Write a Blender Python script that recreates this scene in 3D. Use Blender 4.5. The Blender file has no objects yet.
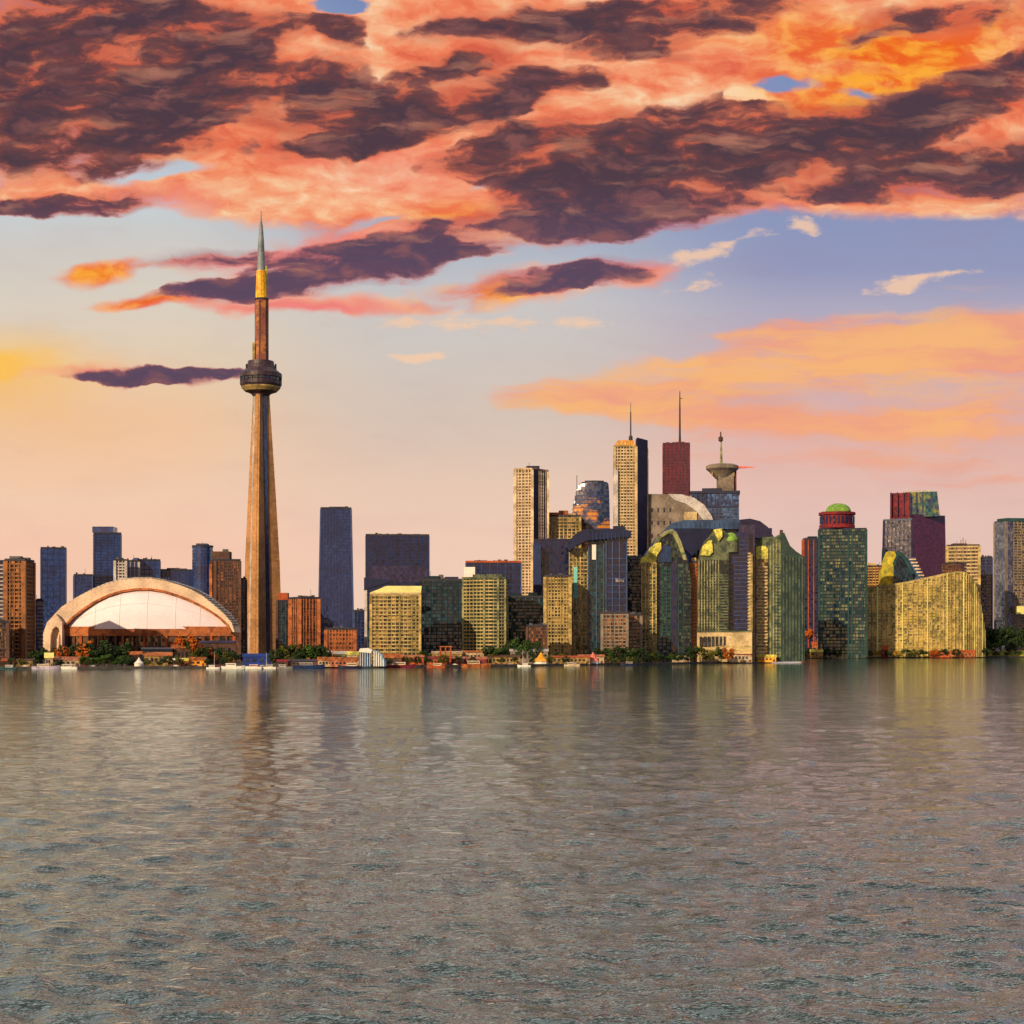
import bpy, bmesh, math, random
from mathutils import Vector, Matrix, noise as mnoise

# ------------------------------------------------------------------ camera
SC = bpy.context.scene
COL = SC.collection
F = 1600.0            # focal length in pixels of the 1024 px wide frame
HZ = 648.0            # picture row of the horizon
EYE = 17.0            # camera height over the water
cam = bpy.data.cameras.new('camera')
cam.sensor_width = 36.0
cam.lens = 36.0 * F / 1024.0
cam.shift_y = (HZ - 512.0) / 1024.0
cam.clip_start = 0.5
cam.clip_end = 80000.0
camo = bpy.data.objects.new('camera', cam)
COL.objects.link(camo)
camo.location = (0, 0, EYE)
camo.rotation_euler = (math.radians(90), 0, 0)
SC.camera = camo

# ------------------------------------------------------------------ light
SC.view_settings.view_transform = 'Standard'
SC.view_settings.look = 'None'
SC.view_settings.exposure = 0.0
SC.view_settings.gamma = 1.0
SC.cycles.use_adaptive_sampling = True
SC.cycles.use_denoising = True
SC.cycles.adaptive_threshold = 0.012
SC.cycles.adaptive_min_samples = 40
SC.cycles.time_limit = 1000
SC.cycles.max_bounces = 4
SC.cycles.glossy_bounces = 3
SC.cycles.diffuse_bounces = 2
SUN_EL = math.radians(22)
SUN_AZ = math.radians(212)      # compass bearing, clockwise from +Y: behind the left shoulder
sun = bpy.data.lights.new('sun', 'SUN')
sun.energy = 4.6
sun.angle = math.radians(0.5)
sun.color = (1.0, 0.76, 0.49)
suno = bpy.data.objects.new('sun', sun)
COL.objects.link(suno)
sd = Vector((math.sin(SUN_AZ) * math.cos(SUN_EL), math.cos(SUN_AZ) * math.cos(SUN_EL), math.sin(SUN_EL)))
suno.rotation_euler = (-sd).to_track_quat('-Z', 'Y').to_euler()
suno.location = (-300, -300, 400)


def lin(c, a=None):
    o = []
    for v in c[:3]:
        v = v / 255.0
        o.append(v / 12.92 if v <= 0.04045 else ((v + 0.055) / 1.055) ** 2.4)
    return tuple(o) + (1.0,)


class G:
    """tiny node-graph writer"""
    def __init__(s, tree):
        s.t = tree
        s.n = tree.nodes
        s.l = tree.links

    def put(s, sock, v):
        if isinstance(v, bpy.types.NodeSocket):
            s.l.new(v, sock)
        else:
            sock.default_value = v

    def math(s, op, a, b=0.0, c=0.0, clamp=False):
        n = s.n.new('ShaderNodeMath')
        n.operation = op
        n.use_clamp = clamp
        s.put(n.inputs[0], a)
        s.put(n.inputs[1], b)
        s.put(n.inputs[2], c)
        return n.outputs[0]

    def vmath(s, op, a, b=None, sc=None):
        n = s.n.new('ShaderNodeVectorMath')
        n.operation = op
        s.put(n.inputs[0], a)
        if b is not None:
            s.put(n.inputs[1], b)
        if sc is not None:
            s.put(n.inputs['Scale'], sc)
        return n.outputs['Value'] if op in ('LENGTH', 'DOT_PRODUCT') else n.outputs[0]

    def sep(s, v):
        n = s.n.new('ShaderNodeSeparateXYZ')
        s.put(n.inputs[0], v)
        return n.outputs[0], n.outputs[1], n.outputs[2]

    def comb(s, x, y, z=0.0):
        n = s.n.new('ShaderNodeCombineXYZ')
        s.put(n.inputs[0], x)
        s.put(n.inputs[1], y)
        s.put(n.inputs[2], z)
        return n.outputs[0]

    def step(s, v, a, b, lo=0.0, hi=1.0, smooth=True):
        n = s.n.new('ShaderNodeMapRange')
        n.interpolation_type = 'SMOOTHSTEP' if smooth else 'LINEAR'
        s.put(n.inputs[0], v)
        s.put(n.inputs[1], a)
        s.put(n.inputs[2], b)
        s.put(n.inputs[3], lo)
        s.put(n.inputs[4], hi)
        return n.outputs[0]

    def mix(s, f, a, b, mode='MIX'):
        n = s.n.new('ShaderNodeMix')
        n.data_type = 'RGBA'
        n.blend_type = mode
        s.put(n.inputs[0], f)
        s.put(n.inputs[6], a)
        s.put(n.inputs[7], b)
        return n.outputs[2]

    def noise(s, v, scale, detail=4.0, rough=0.5, dist=0.0, color=False, lac=2.0):
        n = s.n.new('ShaderNodeTexNoise')
        s.put(n.inputs['Vector'], v)
        n.inputs['Scale'].default_value = scale
        n.inputs['Detail'].default_value = detail
        n.inputs['Roughness'].default_value = rough
        n.inputs['Lacunarity'].default_value = lac
        n.inputs['Distortion'].default_value = dist
        return n.outputs['Color'] if color else n.outputs['Fac']

    def ramp(s, v, stops, interp='LINEAR'):
        n = s.n.new('ShaderNodeValToRGB')
        s.put(n.inputs[0], v)
        r = n.color_ramp
        r.interpolation = interp
        while len(r.elements) < len(stops):
            r.elements.new(0.5)
        for e, (p, c) in zip(r.elements, stops):
            e.position = p
            e.color = c
        return n.outputs[0]


# ------------------------------------------------------------------ sky
world = bpy.data.worlds.new("World")
SC.world = world
world.use_nodes = True
g = G(world.node_tree)
g.n.clear()
wout = g.n.new('ShaderNodeOutputWorld')
tc = g.n.new('ShaderNodeTexCoord').outputs['Generated']
dx, dy, dz = g.sep(tc)
fy = g.math('MAXIMUM', dy, 0.22)
# bearing and height of a direction over the lake, in units of 100 px of the lens above
U = g.math('MULTIPLY_ADD', g.math('DIVIDE', dx, fy), 16.0, 5.12)
Vv = g.math('MULTIPLY_ADD', g.math('DIVIDE', dz, fy), -16.0, 6.48)
P0 = g.comb(U, Vv, 0.0)
STR = g.vmath('MULTIPLY', P0, (0.42, 1.0, 1.0))
# warps
w1 = g.vmath('SUBTRACT', g.noise(g.vmath('MULTIPLY', P0, (0.6, 1.0, 1.0)), 1.3, 3, 0.55, color=True), (0.5, 0.5, 0.5))
w2 = g.vmath('SUBTRACT', g.noise(g.vmath('MULTIPLY', P0, (0.7, 1.0, 1.0)), 4.0, 4, 0.55, color=True), (0.5, 0.5, 0.5))
PW = g.vmath('ADD', P0, g.vmath('MULTIPLY', w1, (0.75, 0.36, 0.0)))
PW = g.vmath('ADD', PW, g.vmath('MULTIPLY', w2, (0.34, 0.13, 0.0)))
STW = g.vmath('MULTIPLY', PW, (0.40, 1.0, 1.0))


def blobs(lst, P):
    acc = None
    for (cx, cy, rx, ry, ang, amp) in lst:
        m = g.n.new('ShaderNodeMapping')
        m.vector_type = 'TEXTURE'
        g.put(m.inputs[0], P)
        m.inputs[1].default_value = (cx / 100, cy / 100, 0)
        m.inputs[2].default_value = (0, 0, math.radians(ang))
        m.inputs[3].default_value = (rx / 100, ry / 100, 1)
        t = g.n.new('ShaderNodeTexGradient')
        t.gradient_type = 'SPHERICAL'
        g.l.new(m.outputs[0], t.inputs[0])
        acc = g.math('MULTIPLY_ADD', t.outputs[1], amp, acc if acc is not None else 0.0)
    return acc


# clear sky: real sky model, tinted by the dusk colours of each quarter
nish = g.n.new('ShaderNodeTexSky')
nish.sky_type = 'NISHITA'
nish.sun_disc = False
nish.sun_elevation = SUN_EL
nish.sun_rotation = SUN_AZ
nish.air_density = 1.4
nish.dust_density = 2.5
nsk = g.vmath('SCALE', nish.outputs[0], sc=0.05)


def vr(stops):
    return g.ramp(g.math('MULTIPLY', Vv, 0.1), [(y / 1000.0, lin(c)) for y, c in stops])


cl = vr([(0, (120, 150, 195)), (200, (190, 205, 215)), (250, (205, 200, 194)), (300, (216, 205, 190)), (370, (230, 202, 168)),
         (420, (238, 196, 158)), (500, (246, 200, 168)), (560, (250, 196, 166)), (650, (250, 205, 175))])
cc = vr([(0, (70, 110, 175)), (220, (140, 165, 195)), (300, (196, 194, 196)), (350, (203, 194, 188)), (420, (212, 190, 176)),
         (480, (230, 196, 174)), (540, (242, 200, 178)), (650, (246, 205, 180))])
cr = vr([(0, (80, 120, 180)), (210, (108, 130, 184)), (270, (124, 136, 184)), (310, (162, 158, 188)), (380, (200, 165, 175)),
         (450, (226, 172, 162)), (520, (230, 188, 176)), (650, (232, 195, 180))])
skyc = g.mix(g.step(U, 1.6, 4.2), cl, cc)
skyc = g.mix(g.step(U, 5.2, 8.0), skyc, cr)
skyc = g.mix(0.14, skyc, lin((246, 232, 218)))
# left glow towards the set sun
gl = blobs([(-20, 372, 150, 60, 0, 1.0), (-10, 362, 70, 18, 0, 0.7)], PW)
skyc = g.mix(g.math('MULTIPLY', gl, 0.95, clamp=True), skyc, lin((255, 196, 84)))
skyc = g.mix(g.math('MULTIPLY', blobs([(60, 420, 240, 75, 0, 0.9)], PW), 0.55, clamp=True), skyc, lin((252, 190, 130)))

# peach bank on the right, low
na = g.noise(STW, 1.5, 6, 0.55)
na2 = g.noise(g.vmath('MULTIPLY', PW, (0.16, 1.0, 1.0)), 2.2, 5, 0.5)
pb = blobs([(870, 352, 260, 44, -4, 1.0), (1010, 360, 210, 80, 0, 1.1), (720, 385, 230, 48, -6, 1.0), (850, 425, 260, 48, 0, 0.9),
            (590, 398, 120, 28, 0, 0.7), (850, 318, 90, 16, -4, 0.6), (1000, 322, 130, 24, 0, 0.5), (960, 450, 170, 40, 0, 0.7)], PW)
na3 = g.noise(g.vmath('MULTIPLY', PW, (0.12, 1.0, 1.0)), 5.5, 6, 0.62)
pbn = g.math('ADD', g.math('MULTIPLY', g.math('SUBTRACT', na2, 0.5), 2.0), g.math('MULTIPLY', g.math('SUBTRACT', na3, 0.5), 1.2))
pbm = g.step(g.math('ADD', g.math('MULTIPLY', pb, 0.78), g.math('MULTIPLY', pbn, g.step(pb, 0.0, 0.2, 0.0, 1.35))), 0.05, 0.85)
pbc = g.mix(g.step(g.math('ADD', g.math('MULTIPLY', na, 0.6), g.math('MULTIPLY', na3, 0.4)), 0.40, 0.60), lin((247, 158, 122)), lin((255, 184, 108)))
pbc = g.mix(g.step(Vv, 4.1, 4.8), pbc, lin((240, 166, 140)))
skyc = g.mix(g.math('MULTIPLY', pbm, 0.88), skyc, pbc)
# small bright wisps
wi = blobs([(905, 282, 56, 13, -6, 1.3), (690, 252, 52, 13, -12, 1.0), (688, 280, 42, 7, -8, 0.8), (740, 238, 60, 7, -10, 0.7), (940, 274, 60, 6, -10, 0.7), (800, 226, 30, 8, 3, 1.2), (424, 357, 40, 6, 0, 1.5),
            (480, 322, 200, 12, 0, 0.6), (380, 308, 130, 7, 0, 0.8), (60, 475, 180, 10, 0, 0.3)], PW)
nw = g.noise(STR, 6.0, 5, 0.65)
wim = g.step(g.math('ADD', wi, g.math('MULTIPLY', g.math('MULTIPLY', g.math('SUBTRACT', nw, 0.5), 3.0), g.step(wi, 0.0, 0.15))), 0.1, 0.95)
skyc = g.mix(g.math('MULTIPLY', wim, 0.8), skyc, lin((250, 205, 168)))

# lit orange cloud sheet
nb = g.noise(STW, 2.4, 7, 0.58)
nc = g.noise(g.vmath('MULTIPLY', PW, (0.5, 1.0, 1.0)), 4.5, 6, 0.56)
sh = blobs([(330, 60, 700, 190, 0, 1.7), (860, 90, 520, 170, -3, 1.7), (300, 190, 170, 60, 0, 0.9), (480, 215, 130, 46, 0, 0.9), (560, 120, 220, 90, 0, 0.8),
            (60, 195, 150, 34, 0, 0.7), (520, 285, 130, 26, -6, 1.1), (640, 268, 40, 22, 0, 0.9), (100, 268, 62, 20, -8, 1.3), (190, 262, 90, 14, -5, 0.7),
            (150, 302, 100, 11, -3, 1.1), (300, 308, 210, 12, 0, 0.9), (350, 250, 180, 34, -10, 0.9), (420, 218, 90, 24, -10, 0.8), (90, 374, 90, 13, 3, 0.7), (900, 205, 200, 22, 0, 0.5),
            (340, 8, 38, 16, 0, -3.5), (168, 171, 62, 11, -3, -1.7), (110, 180, 60, 12, 0, -0.8), (385, 222, 60, 12, -12, -1.3), (780, 88, 62, 14, -5, -2.6), (862, 96, 66, 16, 8, -2.0), (200, 236, 120, 20, 0, -0.6),
            (478, 182, 26, 8, -8, -1.2), (100, 240, 160, 26, 0, -0.9), (840, 240, 230, 34, 0, -1.0)], PW)
shv = g.math('ADD', sh, g.math('MULTIPLY', g.math('ADD', g.math('SUBTRACT', nb, 0.5), g.math('MULTIPLY', g.math('SUBTRACT', nc, 0.5), 0.7)), g.step(sh, -0.3, 0.2, 0.0, 1.3)))
shm = g.math('MULTIPLY', g.step(shv, 0.06, 0.80), g.step(sh, 0.0, 0.12))
oc = g.ramp(g.math('ADD', g.math('MULTIPLY', nb, 0.6), g.math('MULTIPLY', nc, 0.4)),
            [(0.37, lin((224, 98, 70))), (0.44, lin((242, 128, 88))), (0.50, lin((249, 158, 114))), (0.56, lin((252, 186, 140))), (0.63, lin((255, 222, 180)))])
hot = blobs([(900, 75, 200, 75, -14, 1.6), (820, 30, 190, 40, 0, 0.9), (90, 272, 60, 20, 0, 1.5), (480, 292, 110, 22, -5, 1.5), (450, 218, 70, 22, 0, 1.0), (150, 302, 90, 14, 0, 1.3), (0, 75, 50, 60, 0, 1.1), (970, 175, 120, 30, 0, 0.7)], PW)
oc = g.mix(g.math('MULTIPLY', hot, 0.8, clamp=True), oc, g.mix(g.step(nc, 0.4, 0.62), lin((240, 98, 24)), lin((255, 172, 52))))
pk = blobs([(330, 255, 190, 30, -8, 1.4), (300, 310, 200, 14, 0, 1.6), (250, 262, 90, 22, 0, 1.0), (150, 205, 90, 24, 0, 0.9), (400, 165, 150, 40, 0, 0.6), (640, 265, 60, 30, 0, 0.9), (120, 378, 90, 16, 0, 1.2)], PW)
oc = g.mix(g.math('MULTIPLY', pk, 0.75, clamp=True), oc, lin((244, 132, 124)))
skyc = g.mix(shm, skyc, oc)

# thick cloud bodies in shade
dk = blobs([(95, 60, 200, 105, 0, 1.5), (100, 120, 160, 62, -3, 1.3), (60, 160, 100, 30, 0, 0.8), (185, 18, 190, 24, 4, 1.1), (335, 33, 40, 18, 20, 1.2),
            (50, 209, 110, 13, 2, 1.5), (130, 203, 60, 14, 0, 0.7), (215, 60, 80, 34, 10, 1.0), (275, 92, 70, 30, -10, 1.2), (205, 105, 70, 30, 0, 0.8), (320, 75, 60, 24, 0, 0.9),
            (400, 108, 110, 22, -6, 1.3), (330, 122, 80, 18, 0, 0.9), (300, 148, 120, 16, 0, 0.5), (420, 82, 60, 24, -20, 0.9), (500, 92, 60, 44, -20, 1.2), (560, 75, 60, 16, 0, 1.0),
            (520, 22, 130, 22, -8, 1.2), (470, 60, 70, 14, -14, 0.8), (430, 112, 170, 24, 8, 0.8), (330, 88, 90, 26, 10, 0.7), (520, 140, 120, 20, 0, 0.7), (380, 140, 120, 16, -4, 0.8), (250, 120, 90, 16, 8, 0.8), (590, 180, 150, 24, -4, 0.8), (440, 225, 60, 12, 0, 0.5), (640, 20, 150, 28, -3, 1.2), (640, 48, 80, 14, 0, 0.9), (690, 60, 40, 8, 0, 0.8), (730, 5, 90, 12, 0, 0.9), (860, 42, 50, 16, -20, 0.9),
            (600, 145, 190, 38, -6, 1.1), (700, 160, 200, 58, -6, 1.3), (560, 212, 150, 34, 0, 1.3), (650, 200, 170, 34, -8, 1.1), (500, 165, 90, 24, 0, 0.6),
            (800, 135, 180, 46, 2, 1.1), (900, 118, 190, 36, -14, 1.2), (990, 85, 110, 34, -20, 1.1), (930, 172, 150, 26, -10, 1.2), (1020, 165, 130, 36, -8, 1.1), (860, 195, 90, 14, 0, 0.8), (960, 20, 120, 22, 0, 0.7),
            (360, 262, 130, 24, -6, 1.6), (300, 285, 150, 17, -5, 1.4), (420, 250, 80, 20, -6, 1.2), (200, 260, 80, 12, -5, 0.9), (230, 292, 110, 9, -4, 0.9),
            (560, 279, 95, 17, -6, 1.9), (600, 268, 60, 14, -6, 0.9), (160, 377, 105, 10, -1, 1.9), (470, 250, 60, 10, -8, 0.8),
            (900, 70, 160, 30, -16, -0.5), (760, 62, 130, 26, -8, -0.9), (460, 135, 120, 12, -12, -0.9), (400, 195, 120, 30, 0, -1.0), (780, 92, 60, 12, -6, -2.0), (340, 6, 40, 16, 0, -2.5),
            (700, 292, 300, 16, 0, -0.4)], PW)
dn = g.math('ADD', g.math('MULTIPLY', g.math('SUBTRACT', nb, 0.5), 0.9), g.math('MULTIPLY', g.math('SUBTRACT', nc, 0.5), 1.15))
dk = g.math('MULTIPLY', dk, 0.98)
dk = g.math('MINIMUM', dk, g.math('MULTIPLY_ADD', dk, 0.25, 0.52))
dn = g.math('ADD', dn, g.math('MULTIPLY', g.math('SUBTRACT', g.noise(g.vmath('MULTIPLY', PW, (0.3, 1.0, 1.0)), 3.0, 7, 0.58), 0.5), 1.7))
dv = g.math('ADD', dk, g.math('MULTIPLY', dn, g.step(dk, -0.2, 0.3, 0.0, 1.7)))
dm = g.math('MULTIPLY', g.step(dv, -0.02, 0.66), g.step(dk, 0.0, 0.10))
dcol = g.ramp(dv, [(0.10, lin((238, 116, 76))), (0.30, lin((204, 92, 66))), (0.45, lin((146, 74, 66))), (0.66, lin((106, 64, 66))), (1.0, lin((78, 56, 66)))])
# lower clouds are bluer
dcol = g.mix(g.step(Vv, 1.6, 2.7, 0.0, 0.65), dcol, g.ramp(dv, [(0.16, lin((235, 110, 100))), (0.34, lin((150, 84, 100))), (0.7, lin((98, 76, 104)))]))
dcol = g.mix(g.step(nc, 0.5, 0.72, 0.0, 0.45), dcol, lin((176, 104, 92)))
veil = g.math('ADD', dk, g.math('MULTIPLY', g.math('SUBTRACT', nb, 0.5), 1.8))
vmask = g.math('MULTIPLY', g.step(veil, -0.15, 0.75), g.step(dk, -0.1, 0.2))
skyc = g.mix(g.math('MULTIPLY', vmask, 0.55), skyc, g.mix(g.step(Vv, 1.8, 2.8), lin((170, 86, 72)), lin((170, 112, 128))))
skyc = g.mix(dm, skyc, dcol)
# thin lit streaks drawn across the thick cloud
ns = g.noise(g.vmath('MULTIPLY', PW, (0.22, 1.0, 1.0)), 4.5, 5, 0.55, 0.15)
skyc = g.mix(g.math('MULTIPLY', g.math('MULTIPLY', g.step(ns, 0.53, 0.68), g.step(shv, 0.2, 0.8)), g.step(dm, 0.0, 1.0, 0.25, 0.28)), skyc, g.mix(nc, lin((226, 110, 84)), lin((255, 186, 140))))


# the rest of the dome: unseen, shaped for water and glass reflections, warmer sunwards
az = g.vmath('DOT_PRODUCT', tc, tuple(Vector((sd.x, sd.y, 0)).normalized()))
back = g.ramp(dz, [(0.0, lin((140, 138, 170))), (0.12, lin((104, 124, 176))), (0.35, lin((100, 122, 168))), (1.0, lin((128, 138, 156)))])
back = g.mix(g.step(az, 0.2, 1.0), back, g.ramp(dz, [(0.0, lin((255, 190, 110))), (0.25, lin((220, 170, 140))), (0.7, lin((140, 145, 160)))]))
nd = g.noise(g.vmath('MULTIPLY', tc, (1.0, 1.0, 2.5)), 3.0, 5, 0.55)
back = g.mix(g.step(nd, 0.45, 0.65, 0.0, 0.7), back, lin((165, 150, 148)))
high = g.ramp(g.noise(g.vmath('MULTIPLY', tc, (1.0, 1.4, 2.0)), 4.0, 5, 0.6), [(0.34, lin((96, 110, 124))), (0.46, lin((178, 184, 184))), (0.58, lin((255, 250, 236)))])
high = g.vmath('SCALE', high, sc=1.45)
halo = g.vmath('DOT_PRODUCT', tc, tuple(sd))
back = g.mix(g.step(halo, 0.95, 0.998), back, (2.6, 1.35, 0.45, 1.0))  # added sun halo, put in for gold glints on the panes
front = g.step(dy, 0.45, 0.75)
top = g.step(Vv, -0.25, -1.8)
rest = g.mix(g.step(dy, -0.1, 0.45), back, high)
bright = g.vmath('SCALE', high, sc=g.step(dz, 0.44, 0.60, 1.15, 0.10))  # unseen high sky, silver then dark, shaped for the water's reflections
skyc = g.mix(front, rest, g.mix(top, skyc, bright))
skyc = g.mix(0.04, skyc, nsk)
skyc = g.mix(g.step(dz, -0.02, 0.0), lin((60, 64, 66)), skyc)
bg = g.n.new('ShaderNodeBackground')
g.put(bg.inputs[0], skyc)
bg.inputs[1].default_value = 1.0
g.l.new(bg.outputs[0], wout.inputs[0])
world.cycles.sampling_method = 'MANUAL'
world.cycles.sample_map_resolution = 512

# ------------------------------------------------------------------ helpers
random.seed(7)


def X(px, D):
    return (px - 512.0) / F * D


def Z(py, D):
    return EYE + (HZ - py) / F * D


GZ = 1.6     # height of the city ground over the lake


def mat(name, rgb, rough=0.8, metal=0.0, var=0.18, scale=0.06, fine=0.5, tint=None, spec=0.3):
    m = bpy.data.materials.new(name)
    m.use_nodes = True
    k = G(m.node_tree)
    b = k.n['Principled BSDF']
    co = k.n.new('ShaderNodeTexCoord').outputs['Object']
    base = lin(rgb)
    n1 = k.noise(co, scale, 5, 0.6)
    n2 = k.noise(co, fine, 3, 0.6)
    f = k.math('ADD', k.math('MULTIPLY', n1, 0.6), k.math('MULTIPLY', n2, 0.4))
    lo = tuple(max(0.0, c * (1 - 2.2 * var)) for c in base[:3]) + (1,)
    hi = tuple(min(0.9, c * (1 + 2.0 * var)) for c in base[:3]) + (1,)
    c = k.mix(k.step(f, 0.36, 0.64), lo, hi)
    if tint is not None:
        c = k.mix(k.step(k.noise(co, scale * 1.7, 4, 0.65), 0.48, 0.62, 0.0, 0.85), c, lin(tint))
    k.put(b.inputs['Base Color'], c)
    b.inputs['Roughness'].default_value = rough
    b.inputs['Metallic'].default_value = metal
    b.inputs['Specular IOR Level'].default_value = spec
    return m


def glass(name, c1, c2, cell=(2.4, 2.4, 3.6), frac=0.72, rough=0.12, metal=0.0, patch=None, spec=0.6, wob=0.05, pscale=0.03):
    """curtain-wall glass: panes of different tint and painted reflection patches, each set a hair off true"""
    m = bpy.data.materials.new(name)
    m.use_nodes = True
    k = G(m.node_tree)
    b = k.n['Principled BSDF']
    co = k.n.new('ShaderNodeTexCoord').outputs['Object']
    q = k.vmath('FLOOR', k.vmath('MULTIPLY', k.vmath('ADD', co, (500.3, 500.7, 0.11)), tuple(1.0 / v for v in cell)))
    wn = k.n.new('ShaderNodeTexWhiteNoise')
    k.put(wn.inputs['Vector'], q)
    c = k.mix(k.step(wn.outputs['Value'], frac - 0.25, min(1.0, frac + 0.2)), lin(c1), lin(c2))  # bright panes: blinds, and reflections put into the colour
    if patch is not None:
        c = k.mix(k.step(k.noise(co, pscale, 5, 0.7), 0.50, 0.60, 0.0, 0.85), c, lin(patch))  # broad patches imitate reflections in the base colour
    k.put(b.inputs['Base Color'], c)
    b.inputs['Roughness'].default_value = rough
    b.inputs['Metallic'].default_value = metal
    b.inputs['IOR'].default_value = 1.75
    geo = k.n.new('ShaderNodeNewGeometry').outputs['Normal']
    off = k.vmath('SCALE', k.vmath('SUBTRACT', wn.outputs['Color'], (0.5, 0.5, 0.5)), sc=wob * 3)
    k.put(b.inputs['Normal'], k.vmath('NORMALIZE', k.vmath('ADD', geo, off)))
    return m


class Thing:
    def __init__(s, name, label, cat, loc, group=None, kind=None):
        s.o = bpy.data.objects.new(name, None)
        COL.objects.link(s.o)
        s.o.location = loc
        s.o.empty_display_size = 2
        s.loc = Vector(loc)
        s.o['label'] = label
        s.o['category'] = cat
        if group:
            s.o['group'] = group
        if kind:
            s.o['kind'] = kind


class M:
    def __init__(s):
        s.v = []
        s.f = []

    def loft(s, rings, cap=True):
        """rings: list of closed loops (same count, counter-clockwise from above), bottom to top"""
        b = len(s.v)
        n = len(rings[0])
        for r in rings:
            s.v += [tuple(p) for p in r]
        for k in range(len(rings) - 1):
            for i in range(n):
                j = (i + 1) % n
                s.f.append((b + k * n + i, b + k * n + j, b + (k + 1) * n + j, b + (k + 1) * n + i))
        if cap:
            s.f.append(tuple(b + i for i in reversed(range(n))))
            s.f.append(tuple(b + (len(rings) - 1) * n + i for i in range(n)))
        return s

    def prism(s, poly, z0, z1, poly2=None):
        p2 = poly2 or poly
        return s.loft([[(x, y, z0) for x, y in poly], [(x, y, z1) for x, y in p2]])

    def box(s, cx, cy, z0, w, d, h, rot=0.0):
        c, sn = math.cos(rot), math.sin(rot)
        pts = [(cx + x * c - y * sn, cy + x * sn + y * c) for x, y in ((-w / 2, -d / 2), (w / 2, -d / 2), (w / 2, d / 2), (-w / 2, d / 2))]
        return s.prism(pts, z0, z0 + h)

    def cyl(s, cx, cy, prof, n=16):
        """prof: list of (r, z)"""
        return s.loft([[(cx + r * math.cos(2 * math.pi * i / n), cy + r * math.sin(2 * math.pi * i / n), z) for i in range(n)] for r, z in prof])

    def tube(s, a, b, r, n=6):
        a, b = Vector(a), Vector(b)
        d = (b - a).normalized()
        u = d.orthogonal().normalized()
        w = d.cross(u)
        r2 = r[1] if isinstance(r, tuple) else r
        r1 = r[0] if isinstance(r, tuple) else r
        return s.loft([[p + (u * math.cos(2 * math.pi * i / n) + w * math.sin(2 * math.pi * i / n)) * rr for i in range(n)] for p, rr in ((a, r1), (b, r2))])

    def build(s, name, m, t=None, smooth=False, label=None):
        org = t.loc if isinstance(t, Thing) else (t.matrix_parent_loc if hasattr(t, 'matrix_parent_loc') else Vector((0, 0, 0)))
        me = bpy.data.meshes.new(name)
        me.from_pydata([(x - org[0], y - org[1], z - org[2]) for x, y, z in s.v], [], s.f)
        me.materials.append(m)
        if smooth:
            me.polygons.foreach_set('use_smooth', [True] * len(me.polygons))
        me.update()
        o = bpy.data.objects.new(name, me)
        COL.objects.link(o)
        if t is not None:
            o.parent = t.o if isinstance(t, Thing) else t
        if label:
            o['label'] = label
        return o


def sub(m, name, mt, part, thing):
    """a sub-part: coordinates are the thing's, parent is the part"""
    o = m.build(name, mt, thing)
    o.parent = part
    return o


def face2(xl, xm, xr, D, dl, dr):
    N = (X(xm, D), D)
    L = (X(xl, D + dl), D + dl)
    R = (X(xr, D + dr), D + dr)
    return [N, R, (L[0] + R[0] - N[0], L[1] + R[1] - N[1]), L]


def face1(x0, x1, D, depth=26.0, yaw=0.0):
    xc = X((x0 + x1) / 2, D)
    w = (x1 - x0) / F * D
    a = math.atan2(xc, D)
    a2 = -a + math.radians(yaw)
    c, sn = math.cos(a2), math.sin(a2)
    w *= math.cos(a)
    return [(xc + x * c - y * sn, D + x * sn + y * c) for x, y in ((-w / 2, 0), (w / 2, 0), (w / 2, depth), (-w / 2, depth))]


def ngon(cx, cy, rx, ry, n=20, a0=0.0):
    return [(cx + rx * math.cos(a0 + 2 * math.pi * i / n), cy + ry * math.sin(a0 + 2 * math.pi * i / n)) for i in range(n)]


def offs(poly, o):
    n = len(poly)
    out = []
    for i in range(n):
        p0, p1, p2 = Vector(poly[i - 1]), Vector(poly[i]), Vector(poly[(i + 1) % n])
        e1 = (p1 - p0).normalized()
        e2 = (p2 - p1).normalized()
        n1 = Vector((e1.y, -e1.x))
        n2 = Vector((e2.y, -e2.x))
        b = (n1 + n2)
        if b.length < 1e-4:
            b = n1
        b.normalize()
        k = o / max(0.35, b.dot(n1))
        out.append((p1.x + b.x * k, p1.y + b.y * k))
    return out


def lerp(pa, pb, f):
    return [(a[0] + (b[0] - a[0]) * f, a[1] + (b[1] - a[1]) * f) for a, b in zip(pa, pb)]


def centre(poly):
    return (sum(p[0] for p in poly) / len(poly), sum(p[1] for p in poly) / len(poly))


def shrink(poly, k, ky=None):
    c = centre(poly)
    return [(c[0] + (x - c[0]) * k, c[1] + (y - c[1]) * (ky or k)) for x, y in poly]


def copy_part(o, dz=0.0, dx=0.0, dy=0.0):
    c = o.copy()
    COL.objects.link(c)
    c.parent = o.parent
    c.location = (o.location.x + dx, o.location.y + dy, o.location.z + dz)
    return c


class Spec:
    """a facade: storey bands and upright piers that frame the glass"""
    def __init__(s, bm=None, st=3.7, bh=1.2, bo=0.4, pm=None, ps=6.0, pw=0.9, po=0.7, corner=True, z0=0.0, z1=0.0):
        s.bm, s.st, s.bh, s.bo, s.pm, s.ps, s.pw, s.po, s.corner, s.z0, s.z1 = bm, st, bh, bo, pm, ps, pw, po, corner, z0, z1


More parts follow.
